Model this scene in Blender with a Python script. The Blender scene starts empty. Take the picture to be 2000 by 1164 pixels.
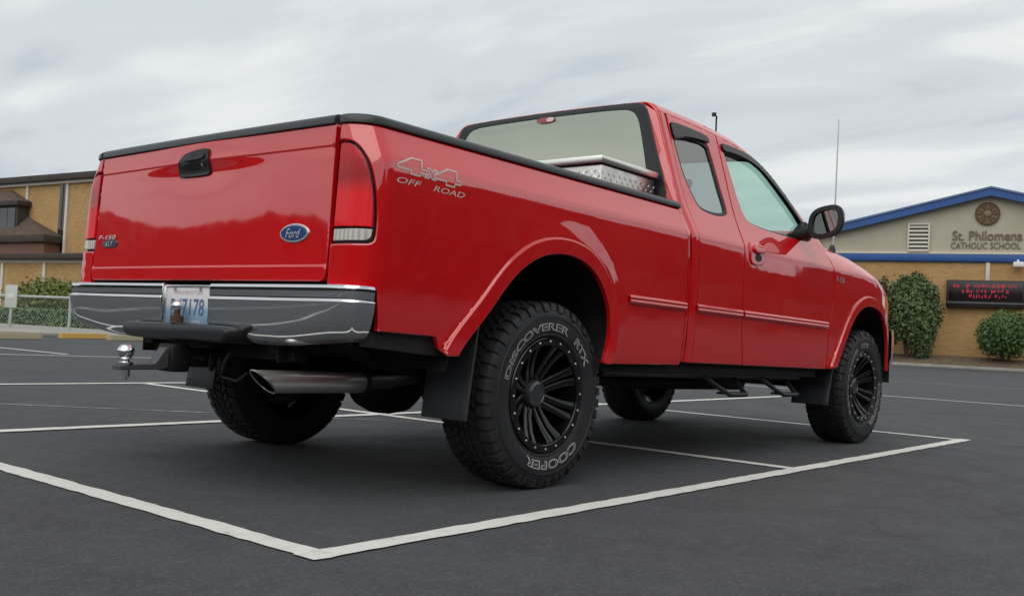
import bpy, bmesh, math, random
import numpy as np
from mathutils import Vector, Matrix
from mathutils.geometry import delaunay_2d_cdt
random.seed(7); RNG = np.random.default_rng(7)
SC = bpy.context.scene
COL = SC.collection

# ------------------------------------------------------------------ camera
CAM_POS = Vector((-3.2561, -3.4855, 0.6333))
YAW, PITCH, ROLL, FPX = 0.6994, 0.0357, 0.0489, 1935.96      # focal length in pixels of a 2000 px wide frame
fw = Vector((math.cos(YAW)*math.cos(PITCH), math.sin(YAW)*math.cos(PITCH), math.sin(PITCH)))
_rt = Vector((math.sin(YAW), -math.cos(YAW), 0)); _up = _rt.cross(fw)
rt = _rt*math.cos(ROLL) + _up*math.sin(ROLL); up = -_rt*math.sin(ROLL) + _up*math.cos(ROLL)
cam = bpy.data.objects.new('camera', bpy.data.cameras.new('camera')); COL.objects.link(cam)
cam.matrix_world = Matrix(((rt.x, up.x, -fw.x, CAM_POS.x), (rt.y, up.y, -fw.y, CAM_POS.y), (rt.z, up.z, -fw.z, CAM_POS.z), (0, 0, 0, 1)))
cam.data.sensor_width = 36; cam.data.lens = 36*FPX/2000; cam.data.clip_start = .05; cam.data.clip_end = 3000
SC.camera = cam

# ------------------------------------------------------------------ sky, sun, exposure (overcast day)
SUN_EL, SUN_AZ = math.radians(52), math.radians(205)      # azimuth measured from +x towards +y
SC.view_settings.view_transform = 'Standard'; SC.view_settings.look = 'None'
SC.view_settings.exposure = 0.0; SC.view_settings.gamma = 1.0; SC.view_settings.use_curve_mapping = False
sun = bpy.data.objects.new('sun', bpy.data.lights.new('sun', 'SUN')); COL.objects.link(sun)
sun.data.energy = 1.5; sun.data.angle = math.radians(75); sun.data.color = (1, .965, .91)
sdir = Vector((math.cos(SUN_EL)*math.cos(SUN_AZ), math.cos(SUN_EL)*math.sin(SUN_AZ), math.sin(SUN_EL)))
sun.rotation_euler = sdir.to_track_quat('Z', 'Y').to_euler(); sun.location = (0, 0, 30)
world = bpy.data.worlds.new('World'); SC.world = world; world.use_nodes = True
SKY_W = 7.9
def build_world():
    nt = world.node_tree; N = nt.nodes; L = nt.links; N.clear()
    out = N.new('ShaderNodeOutputWorld'); bg = N.new('ShaderNodeBackground'); L.new(bg.outputs[0], out.inputs[0])
    sky = N.new('ShaderNodeTexSky'); sky.sky_type = 'NISHITA'; sky.sun_disc = False
    sky.sun_elevation = SUN_EL; sky.sun_rotation = math.pi/2 - SUN_AZ; sky.air_density = 1.0; sky.dust_density = 2.0
    sks = N.new('ShaderNodeVectorMath'); sks.operation = 'SCALE'; sks.inputs['Scale'].default_value = .10
    L.new(sky.outputs[0], sks.inputs[0])
    tc = N.new('ShaderNodeTexCoord'); sep = N.new('ShaderNodeSeparateXYZ'); L.new(tc.outputs['Generated'], sep.inputs[0])
    def M(op, a, b=None, c=None):
        n = N.new('ShaderNodeMath'); n.operation = op
        for i, v in enumerate((a, b, c)):
            if v is None: continue
            if isinstance(v, (int, float)): n.inputs[i].default_value = v
            else: L.new(v, n.inputs[i])
        return n.outputs[0]
    den = M('ADD', M('MAXIMUM', sep.outputs[2], 0.0), .13)
    px, py = M('DIVIDE', sep.outputs[0], den), M('DIVIDE', sep.outputs[1], den)
    com = N.new('ShaderNodeCombineXYZ'); L.new(px, com.inputs[0]); L.new(py, com.inputs[1])
    mp = N.new('ShaderNodeMapping'); mp.inputs['Rotation'].default_value = (0, 0, -YAW+.25); mp.inputs['Location'].default_value = (.62, 2.35, 0)
    mp.inputs['Scale'].default_value = (1.25, .50, 1); L.new(com.outputs[0], mp.inputs[0])
    def noise(scale, detail, rough, dist, w):
        n = N.new('ShaderNodeTexNoise'); n.noise_dimensions = '4D'; n.inputs['W'].default_value = w
        n.inputs['Scale'].default_value = scale; n.inputs['Detail'].default_value = detail
        n.inputs['Roughness'].default_value = rough; n.inputs['Distortion'].default_value = dist
        L.new(mp.outputs[0], n.inputs['Vector']); return n.outputs[0]
    big = noise(.62, 3, .5, .3, SKY_W); mid = noise(1.7, 6, .55, .6, 4.2)
    v = M('ADD', M('MULTIPLY', big, .66), M('MULTIPLY', mid, .34))
    ramp = N.new('ShaderNodeValToRGB'); L.new(v, ramp.inputs[0])
    cr = ramp.color_ramp; cr.interpolation = 'EASE'
    cr.elements[0].position = .39; cr.elements[0].color = (.50, .55, .605, 1)
    cr.elements[1].position = .62; cr.elements[1].color = (1.0, 1.01, .985, 1)
    e = cr.elements.new(.47); e.color = (.66, .71, .745, 1)
    e = cr.elements.new(.545); e.color = (.82, .85, .85, 1)
    cov = N.new('ShaderNodeMapRange'); cov.inputs[1].default_value = .30; cov.inputs[2].default_value = .42; cov.inputs[3].default_value = .86; cov.inputs[4].default_value = .99
    L.new(v, cov.inputs[0])
    mix = N.new('ShaderNodeMix'); mix.data_type = 'RGBA'; L.new(cov.outputs[0], mix.inputs['Factor'])
    L.new(sks.outputs[0], mix.inputs['A']); L.new(ramp.outputs[0], mix.inputs['B'])
    L.new(mix.outputs['Result'], bg.inputs[0]); bg.inputs[1].default_value = 1.0
build_world()

# ------------------------------------------------------------------ helpers
def at(px, py, depth):
    """world point seen at photo pixel (2000x1164) at a distance along the viewing axis"""
    return CAM_POS + (fw + rt*((px-1000)/FPX) - up*((py-582)/FPX))*depth
def ray(px, py): return (fw + rt*((px-1000)/FPX) - up*((py-582)/FPX))
def tag(o, label=None, cat=None, group=None, kind=None):
    if label: o['label'] = label
    if cat: o['category'] = cat
    if group: o['group'] = group
    if kind: o['kind'] = kind
    return o
def empty(name, loc=(0, 0, 0)):
    o = bpy.data.objects.new(name, None); COL.objects.link(o); o.location = loc; o.empty_display_size = .2; return o
def link(name, me, mat, parent=None):
    o = bpy.data.objects.new(name, me); COL.objects.link(o)
    if mat is not None and not me.materials: me.materials.append(mat)
    if parent is not None: o.parent = parent
    return o
def pyobj(name, V, Fc, mat, parent=None, smooth=False, angle=None):
    me = bpy.data.meshes.new(name); me.from_pydata([tuple(v) for v in V], [], [tuple(int(i) for i in f) for f in Fc]); me.update()
    if smooth: me.shade_smooth()
    if angle is not None: me.shade_smooth(); me.set_sharp_from_angle(angle=math.radians(angle))
    return link(name, me, mat, parent)
def bmobj(name, bm, mat, parent=None, angle=None):
    me = bpy.data.meshes.new(name); bmesh.ops.recalc_face_normals(bm, faces=bm.faces); bm.to_mesh(me); bm.free()
    if angle is not None: me.shade_smooth(); me.set_sharp_from_angle(angle=math.radians(angle))
    return link(name, me, mat, parent)
def box(bm, x0, x1, y0, y1, z0, z1, bev=0, seg=2):
    r = bmesh.ops.create_cube(bm, size=1); vs = r['verts']
    for v in vs: v.co = Vector((x0+(v.co.x+.5)*(x1-x0), y0+(v.co.y+.5)*(y1-y0), z0+(v.co.z+.5)*(z1-z0)))
    if bev: bmesh.ops.bevel(bm, geom=list({e for v in vs for e in v.link_edges}), offset=bev, segments=seg, affect='EDGES', profile=.5)
    return vs
def boxo(name, x0, x1, y0, y1, z0, z1, mat, parent=None, bev=0.004, tf=None):
    bm = bmesh.new(); box(bm, x0, x1, y0, y1, z0, z1, bev)
    if tf:
        for v in bm.verts: v.co = tf(v.co)
    return bmobj(name, bm, mat, parent, 35)
def tube(bm, pts, r, n=10, caps=True, closed=False):
    pts = [Vector(p) for p in pts]; rr = r if isinstance(r, (list, tuple)) else [r]*len(pts)
    rings = []; prev = None; m = len(pts)
    for i, p in enumerate(pts):
        a = pts[(i-1) % m] if (closed or i > 0) else p; b = pts[(i+1) % m] if (closed or i < m-1) else p
        t = (b-a).normalized()
        u = (t.orthogonal() if prev is None else prev - t*prev.dot(t)).normalized(); prev = u; w = t.cross(u)
        rings.append([bm.verts.new(p + (u*math.cos(2*math.pi*k/n) + w*math.sin(2*math.pi*k/n))*rr[i]) for k in range(n)])
    for i in range(m if closed else m-1):
        A, B = rings[i], rings[(i+1) % m]
        for k in range(n): bm.faces.new((A[k], A[(k+1) % n], B[(k+1) % n], B[k]))
    if caps and not closed: bm.faces.new(rings[0][::-1]); bm.faces.new(rings[-1])
def tubeo(name, pts, r, mat, parent=None, n=10, closed=False):
    bm = bmesh.new(); tube(bm, pts, r, n, closed=closed); return bmobj(name, bm, mat, parent, 50)
def lathe(bm, prof, axis_o, axis_d, n=48, closed=False):
    """revolve (radius, along) pairs about an axis"""
    o = Vector(axis_o); d = Vector(axis_d).normalized(); u = d.orthogonal().normalized(); w = d.cross(u)
    rings = [[bm.verts.new(o + d*h + (u*math.cos(2*math.pi*k/n) + w*math.sin(2*math.pi*k/n))*max(r, 1e-4)) for k in range(n)] for r, h in prof]
    m = len(rings)
    for i in range(m if closed else m-1):
        A, B = rings[i], rings[(i+1) % m]
        for k in range(n): bm.faces.new((A[k], A[(k+1) % n], B[(k+1) % n], B[k]))
def latheo(name, prof, o, d, mat, parent=None, n=48, closed=False, angle=40):
    bm = bmesh.new(); lathe(bm, prof, o, d, n, closed); return bmobj(name, bm, mat, parent, angle)
def prism(bm, poly, y0, y1, f=lambda a, b, t: (a, t, b)):
    A = [bm.verts.new(f(a, b, y0)) for a, b in poly]; B = [bm.verts.new(f(a, b, y1)) for a, b in poly]
    n = len(poly); bm.faces.new(A); bm.faces.new(B[::-1])
    for i in range(n): bm.faces.new((A[i], B[i], B[(i+1) % n], A[(i+1) % n]))
_txt = {}
def text_mesh(s, size=1.0, extrude=0.0, offset=0.0, shear=0.0, align='CENTER', bold=0):
    """mesh data (verts array, faces) of a line of text lying in the xy plane"""
    cu = bpy.data.curves.new('t', 'FONT'); cu.body = s; cu.size = size; cu.extrude = extrude; cu.offset = offset
    cu.shear = shear; cu.align_x = align; cu.align_y = 'CENTER'; cu.resolution_u = 3
    ob = bpy.data.objects.new('t', cu); COL.objects.link(ob)
    dg = bpy.context.evaluated_depsgraph_get(); dg.update()
    me = bpy.data.meshes.new_from_object(ob.evaluated_get(dg))
    V = np.array([v.co[:] for v in me.vertices]).reshape(-1, 3); Fc = [tuple(p.vertices) for p in me.polygons]
    bpy.data.objects.remove(ob); bpy.data.curves.remove(cu); bpy.data.meshes.remove(me)
    return V, Fc
def fit_text(s, width, height, **kw):
    V, Fc = text_mesh(s, **kw)
    mn, mx = V.min(0), V.max(0); V = V.copy()
    V[:, 0] = (V[:, 0]-(mn[0]+mx[0])/2)*width/(mx[0]-mn[0]); V[:, 1] = (V[:, 1]-(mn[1]+mx[1])/2)*height/(mx[1]-mn[1])
    return V, Fc

# ------------------------------------------------------------------ materials (all procedural)
def mat(name, col, rough=.5, metal=0, spec=.5, coat=0, coat_rough=.03, coat_ior=1.5, **kw):
    m = bpy.data.materials.new(name); m.use_nodes = True; b = m.node_tree.nodes['Principled BSDF']
    b.inputs['Base Color'].default_value = (*col, 1); b.inputs['Roughness'].default_value = rough
    b.inputs['Metallic'].default_value = metal; b.inputs['Specular IOR Level'].default_value = spec
    b.inputs['Coat Weight'].default_value = coat; b.inputs['Coat Roughness'].default_value = coat_rough; b.inputs['Coat IOR'].default_value = coat_ior
    for k, v in kw.items(): b.inputs[k.replace('_', ' ')].default_value = v
    return m
class NB:
    """small node builder on a material made by mat()"""
    def __init__(s, m): s.m = m; s.N = m.node_tree.nodes; s.L = m.node_tree.links; s.b = s.N['Principled BSDF']; s.tc = s.N.new('ShaderNodeTexCoord')
    def noise(s, scale, detail=4, rough=.55, vec=None, dist=0, scl=None):
        n = s.N.new('ShaderNodeTexNoise'); n.inputs['Scale'].default_value = scale; n.inputs['Detail'].default_value = detail
        n.inputs['Roughness'].default_value = rough; n.inputs['Distortion'].default_value = dist
        v = vec or s.tc.outputs['Object']
        if scl:
            mp = s.N.new('ShaderNodeMapping'); mp.inputs['Scale'].default_value = scl; s.L.new(v, mp.inputs[0]); v = mp.outputs[0]
        s.L.new(v, n.inputs['Vector']); return n.outputs[0]
    def ramp(s, fac, *stops):
        r = s.N.new('ShaderNodeValToRGB'); s.L.new(fac, r.inputs[0]); c = r.color_ramp
        while len(c.elements) < len(stops): c.elements.new(.5)
        for e, (p, col) in zip(c.elements, stops): e.position = p; e.color = (*(col if isinstance(col, tuple) else (col,)*3), 1)
        return r.outputs[0]
    def mix(s, fac, a, b, mode='MIX'):
        n = s.N.new('ShaderNodeMix'); n.data_type = 'RGBA'; n.blend_type = mode
        for k, v in (('Factor', fac), ('A', a), ('B', b)):
            if isinstance(v, (int, float)) and k == 'Factor': n.inputs[k].default_value = v
            elif isinstance(v, tuple): n.inputs[k].default_value = (*v, 1)
            else: s.L.new(v, n.inputs[k])
        return n.outputs['Result']
    def math(s, op, a, b=None):
        n = s.N.new('ShaderNodeMath'); n.operation = op
        for i, v in enumerate((a, b)):
            if v is None: continue
            if isinstance(v, (int, float)): n.inputs[i].default_value = v
            else: s.L.new(v, n.inputs[i])
        return n.outputs[0]
    def col(s, v): s.L.new(v, s.b.inputs['Base Color'])
    def rough(s, v): s.L.new(v, s.b.inputs['Roughness'])
    def bump(s, h, strength=.3, dist=.01):
        n = s.N.new('ShaderNodeBump'); n.inputs['Strength'].default_value = strength; n.inputs['Distance'].default_value = dist
        s.L.new(h, n.inputs['Height']); s.L.new(n.outputs[0], s.b.inputs['Normal'])
MT = {}
def mats():
    m = MT['red'] = mat('red_paint', (.58, .007, .012), .5, coat=1.0, coat_rough=.04, coat_ior=2.0, spec=.06)
    n = NB(m); d = n.noise(3.0, 4); n.col(n.mix(n.ramp(d, (.35, 0.), (.75, 1.)), (.64, .004, .008), (.60, .004, .008)))
    w = n.noise(3.2, 2, .4); s2 = n.N.new('ShaderNodeBump'); s2.inputs['Strength'].default_value = .10; s2.inputs['Distance'].default_value = .02
    n.L.new(w, s2.inputs['Height']); n.L.new(s2.outputs[0], n.b.inputs['Coat Normal'])
    m = MT['chrome'] = mat('chrome', (.74, .75, .77), .05, 1)
    n = NB(m); n.rough(n.ramp(n.noise(14, 5), (.3, .045), (.8, .12)))
    MT['black'] = m = mat('black_plastic', (.020, .0205, .023), .36, spec=.4); n = NB(m); n.bump(n.noise(700, 2), .12, .002)
    m = MT['rubber'] = mat('tyre_rubber', (.024, .0245, .027), .5, spec=.35)
    n = NB(m); n.col(n.ramp(n.noise(9, 5), (.3, (.018, .0185, .021)), (.8, (.034, .034, .036)))); n.bump(n.noise(160, 3), .1, .002)
    MT['rubberw'] = mat('white_tyre_letter', (.52, .51, .48), .7)
    m = MT['flap'] = mat('mudflap_rubber', (.030, .032, .038), .42, spec=.5); n = NB(m); n.bump(n.noise(40, 4), .06, .004)
    MT['gloss'] = mat('gloss_black', (.004, .0042, .005), .24, spec=.4, coat=.3, coat_rough=.12)
    MT['frame'] = m = mat('chassis_black', (.008, .008, .008), .6, spec=.3); n = NB(m); n.col(n.ramp(n.noise(12, 5), (.35, (.005, .005, .005)), (.8, (.018, .015, .013))))
    MT['steel'] = m = mat('exhaust_steel', (.80, .77, .74), .34, .85); n = NB(m); n.rough(n.ramp(n.noise(30, 4), (.3, .28), (.8, .42)))
    m = MT['alu'] = mat('aluminium_plate', (.52, .51, .49), .3, 1); n = NB(m); n.rough(n.ramp(n.noise(20, 4), (.3, .2), (.8, .42)))
    MT['alu2'] = mat('bright_tread', (.82, .81, .78), .3, 1)
    MT['silver'] = mat('silver', (.72, .72, .72), .25, 1)
    MT['blue'] = mat('emblem_blue', (.012, .05, .20), .2, coat=1)
    MT['decal'] = mat('decal_silver', (.62, .50, .47), .4, .15)
    MT['decal_dark'] = mat('decal_dark_red', (.30, .005, .012), .35, coat=.6)
    MT['white'] = mat('white', (.75, .75, .74), .5)
    MT['seal'] = mat('window_seal', (.01, .01, .011), .5)
    MT['grey_trim'] = mat('cab_lining', (.52, .51, .47), .85); MT['seat'] = mat('seat_cloth', (.12, .12, .115), .95)
    MT['lens_red'] = mat('red_lens', (.85, .008, .016), .2, coat=.6, coat_ior=1.35, spec=.2)
    n = NB(MT['lens_red']); wv = n.N.new('ShaderNodeTexWave'); wv.bands_direction = 'Y'; wv.inputs['Scale'].default_value = 26; n.L.new(n.tc.outputs['Object'], wv.inputs[0]); n.bump(wv.outputs[0], .25, .003)
    sz = n.N.new('ShaderNodeSeparateXYZ'); n.L.new(n.tc.outputs['Object'], sz.inputs[0]); n.col(n.ramp(n.math('MULTIPLY', n.math('SUBTRACT', sz.outputs[2], .9), 2.5), (.15, (.88, .008, .016)), (.46, (.82, .008, .016)), (.60, (.36, .006, .012)), (.85, (.55, .007, .014))))  # upper reds painted darker, a colour stand-in for reflections and the reflector behind
    MT['lens_dark'] = mat('smoked_red_lens', (.27, .008, .014), .10, coat=1, coat_ior=1.6)
    MT['lens_clear'] = mat('clear_lens', (.56, .54, .50), .14, coat=1)
    n = NB(MT['lens_clear']); wv = n.N.new('ShaderNodeTexWave'); wv.bands_direction = 'Y'; wv.inputs['Scale'].default_value = 16; wv.inputs['Distortion'].default_value = 1.5; n.L.new(n.tc.outputs['Object'], wv.inputs[0])
    n.col(n.ramp(wv.outputs[0], (.1, (.46, .445, .42)), (.9, (.68, .66, .62)))); n.bump(wv.outputs[0], .4, .004)
    def glass(name, tint, refl=1.52, rough=0.0, extra=.0, gcol=(1, 1, 1)):
        m = bpy.data.materials.new(name); m.use_nodes = True; N = m.node_tree.nodes; L = m.node_tree.links; N.clear()
        o = N.new('ShaderNodeOutputMaterial'); mx = N.new('ShaderNodeMixShader'); tr = N.new('ShaderNodeBsdfTransparent'); gl = N.new('ShaderNodeBsdfGlossy'); geo = N.new('ShaderNodeNewGeometry')
        tr.inputs[0].default_value = (*tint, 1); gl.inputs['Roughness'].default_value = rough; gl.inputs['Color'].default_value = (*gcol, 1)
        dt = N.new('ShaderNodeVectorMath'); dt.operation = 'DOT_PRODUCT'; L.new(geo.outputs['Incoming'], dt.inputs[0]); L.new(geo.outputs['Normal'], dt.inputs[1])
        def M(op, a, b):
            n = N.new('ShaderNodeMath'); n.operation = op
            for i, v in enumerate((a, b)):
                if isinstance(v, (int, float)): n.inputs[i].default_value = v
                else: L.new(v, n.inputs[i])
            return n.outputs[0]
        f0 = ((refl-1)/(refl+1))**2; fres = M('ADD', M('MULTIPLY', M('POWER', M('SUBTRACT', 1.0, M('MINIMUM', M('ABSOLUTE', dt.outputs['Value'], 0), 1.0)), 5.0), 1-f0), f0)   # Schlick, same from both sides of the pane
        ad = N.new('ShaderNodeMath'); ad.operation = 'ADD'; ad.inputs[1].default_value = extra; ad.use_clamp = True
        L.new(fres, ad.inputs[0]); L.new(ad.outputs[0], mx.inputs[0]); L.new(tr.outputs[0], mx.inputs[1]); L.new(gl.outputs[0], mx.inputs[2]); L.new(mx.outputs[0], o.inputs[0]); return m
    MT['glass'] = glass('green_tinted_glass', (.66, .85, .78), 1.6, 0, .03)
    MT['glass_rear'] = glass('rear_glass', (.60, .86, .72), 1.7, .01, .31, (.76, 1.0, .87))
    MT['glass_dark'] = glass('smoked_glass', (.30, .36, .36), 1.7, 0, .12)
    MT['cap'] = mat('bed_cap_plastic', (.035, .038, .042), .32, spec=.5)
    MT['visor'] = mat('smoked_acrylic', (.006, .006, .007), .22, spec=.25)
    MT['mirror'] = mat('mirror_glass', (.22, .25, .25), .01, 1)
mats()
# ------------------------------------------------------------------ truck shape functions
# ---- pure numpy shape functions of the truck body (x forward, y left, z up; rear axle at x=0) ----
def sst(a, b, x):
    t = np.clip((x-a)/(b-a), 0, 1); return t*t*(3-2*t)
def table(pts, lo, hi, smooth, n=1200):
    g = np.linspace(lo, hi, n); p = np.array(pts, float)
    v = np.interp(g, p[:, 0], p[:, 1])
    k = max(1, int(smooth/((hi-lo)/n))); ker = np.ones(k)/k
    for _ in range(2):
        vp = np.concatenate([v[0]+(v[1]-v[0])*np.arange(-k, 0), v, v[-1]+(v[-1]-v[-2])*np.arange(1, k+1)])
        v = np.convolve(vp, ker, 'same')[k:-k]
    return lambda x: np.interp(x, g, v)
W0 = table([(.3,.93),(.50,.974),(.56,.984),(.66,.992),(.80,.997),(.95,.999),(1.08,.997),(1.17,.9925),(1.19,.990),(1.205,.984),(1.222,.974),(1.30,.934),(1.36,.904),(1.5,.85),(1.8,.745),(2.0,.675)], .3, 2.0, .016)
def chaik(p, n=3, closed=False):
    p = np.array(p, float)
    for _ in range(n):
        a, b = (p, np.roll(p, -1, 0)) if closed else (p[:-1], p[1:])
        q = np.stack([a*.75+b*.25, a*.25+b*.75], 1).reshape(-1, 2)
        p = q if closed else np.vstack([p[:1], q, p[-1:]])
    return p
ARCH_R = chaik([(-.625,.46),(-.60,.545),(-.438,.705),(-.375,.78),(-.287,.868),(-.16,.945),(-.01,.975),(.14,.962),(.245,.912),(.325,.83),(.37,.735),(.368,.63),(.335,.53),(.30,.46)])
ARCH_F = chaik([(2.90,.46),(2.925,.54),(3.08,.745),(3.16,.845),(3.27,.935),(3.40,.985),(3.53,.99),(3.68,.965),(3.81,.89),(3.91,.78),(3.96,.66),(3.98,.54),(3.98,.46)])
def pdist(x, z, poly):
    d = np.full(np.shape(x), 9.)
    for a, b in zip(poly[:-1], poly[1:]):
        e = b-a; t = np.clip(((x-a[0])*e[0]+(z-a[1])*e[1])/(e@e), 0, 1)
        d = np.minimum(d, np.hypot(x-a[0]-t*e[0], z-a[1]-t*e[1]))
    return d
def inpoly(x, z, poly):
    c = np.zeros(np.shape(x), bool); q = np.roll(poly, -1, 0)
    for a, b in zip(poly, q):
        if a[1] == b[1]: continue
        m = ((a[1] > z) != (b[1] > z)) & (x < (b[0]-a[0])*(z-a[1])/(b[1]-a[1])+a[0]); c ^= m
    return c
def W(x, z):
    """half width of the body side at station x and height z"""
    w = W0(z) - .35*np.clip(x-3.62, 0, 9)**2 - .004*np.clip(x-3.62, 0, 9)
    w = w - .10*sst(1.0, 1.25, z)*sst(3.0, 3.6, x)*0
    for A in (ARCH_R, ARCH_F):
        near = (x > A[:, 0].min()-.4) & (x < A[:, 0].max()+.4) & (z < 1.4)
        if not np.any(near): continue
        d = np.full(np.shape(x), 9.); d[near] = pdist(x[near], z[near], A)
        taper = .35*np.clip(x-3.62, 0, 9)**2
        w = w + .0085*(1-sst(.05, .16, d))*sst(-.25, .25, np.where(x < 2, x, 9.))*(1-sst(1.12, 1.19, z))*np.where(x < 2, 1., 0.)
        w = w + (1.013 - taper - w)*(1-sst(.060, .0685, d))*(1-sst(1.1, 1.15, z))
    return w
def smax(a, b, r):
    return np.minimum(np.maximum(a, b), -r) + np.hypot(np.maximum(r+a, 0), np.maximum(r+b, 0))
def Xrear(y, z):
    """outer face of the tailgate and the rear posts"""
    return -1.089 + .026*(z-.77) + .010*(y/.8)**2 + .012*np.clip(z-1.2, 0, 1)
def F_bed(x, y, z):
    a = np.abs(y) - W(x, z); b = Xrear(y, z) - x
    return smax(a, b, .105)
ZRAIL = 1.318
# ------------------------------------------------------------------ truck body panels
RAKE = .015
def rk(P):
    P = np.asarray(P, float).reshape(-1, 3).copy(); x = P[:, 0].copy(); P[:, 0] += RAKE*(P[:, 2]-.6); P[:, 2] -= RAKE*x; return P
def rkv(v): return Vector(rk([tuple(v)])[0])
def rake(o):
    for v in o.data.vertices: v.co = rkv(v.co)
    o.data.update(); return o
def solve(F, O, D, T=1.6):
    lo = np.zeros(len(O)); hi = np.full(len(O), T)
    for _ in range(34):
        t = (lo+hi)/2; Q = O+D*t[:, None]; ins = F(Q[:, 0], Q[:, 1], Q[:, 2]) < 0
        lo = np.where(ins, t, lo); hi = np.where(ins, hi, t)
    return O+D*((lo+hi)/2)[:, None]
def grad(F, P, e=2e-4):
    g = np.zeros_like(P)
    for i in range(3):
        d = np.zeros(3); d[i] = e; a = P+d; b = P-d
        g[:, i] = F(a[:, 0], a[:, 1], a[:, 2])-F(b[:, 0], b[:, 1], b[:, 2])
    return g/np.maximum(np.linalg.norm(g, axis=1), 1e-12)[:, None]
def dens(loop, step):
    out = []; n = len(loop)
    for i in range(n):
        a, b = np.array(loop[i]), np.array(loop[(i+1) % n]); k = max(1, int(math.ceil(np.linalg.norm(b-a)/step)))
        out += [a+(b-a)*j/k for j in range(k)]
    return np.array(out)
def tri2d(loops, step, rim, feat=None):
    L = [dens(np.array(l, float), step*.6) for l in loops]
    pts = np.vstack(L); edges = []; s = 0
    for l in L: edges += [(s+i, s+(i+1) % len(l)) for i in range(len(l))]; s += len(l)
    nb = len(pts)
    def inside(x, z):
        c = inpoly(x, z, L[0])
        for h in L[1:]: c &= ~inpoly(x, z, h)
        return c
    def bd(x, z):
        d = np.full(x.shape, 9.)
        for l in L: d = np.minimum(d, pdist(x, z, np.vstack([l, l[:1]])))
        return d
    extra = []
    if rim:
        for k, l in enumerate(L):
            nx, pv = np.roll(l, -1, 0), np.roll(l, 1, 0); t = nx-pv; t /= np.maximum(np.linalg.norm(t, axis=1), 1e-9)[:, None]
            for sgn in (1, -1):
                q = l+sgn*rim*np.stack([-t[:, 1], t[:, 0]], 1); ok = inside(q[:, 0], q[:, 1]) & (bd(q[:, 0], q[:, 1]) > rim*.75); extra.append(q[ok])
    mn, mx = L[0].min(0), L[0].max(0)
    if feat is not None:
        q = np.asarray(feat, float); ok = inside(q[:, 0], q[:, 1]); q = q[ok]; ok = bd(q[:, 0], q[:, 1]) > .008; extra.append(q[ok])
    gx, gz = np.meshgrid(np.arange(mn[0], mx[0], step), np.arange(mn[1], mx[1], step)); gx = gx.ravel(); gz = gz.ravel()
    gx = gx + (np.round((gz-mn[1])/step).astype(int) % 2)*step*.5
    ok = inside(gx, gz); gx, gz = gx[ok], gz[ok]; ok = bd(gx, gz) > max(step*.5, rim*1.8 if rim else 0); extra.append(np.stack([gx[ok], gz[ok]], 1))
    allp = np.vstack([pts]+extra)
    v, e, f, ov, oe, of = delaunay_2d_cdt([Vector(p) for p in allp], edges, [], 0, 1e-6)
    V = np.array([q[:] for q in v]); Fc = np.array([t for t in f if len(t) == 3])
    cen = V[Fc].mean(1); Fc = Fc[inside(cen[:, 0], cen[:, 1])]
    cnt = {}
    for t in Fc:
        for a, b in ((t[0], t[1]), (t[1], t[2]), (t[2], t[0])): cnt[(a, b)] = cnt.get((a, b), 0)+1
    bed = [k for k in cnt if (k[1], k[0]) not in cnt]
    return V, Fc, bed
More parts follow.
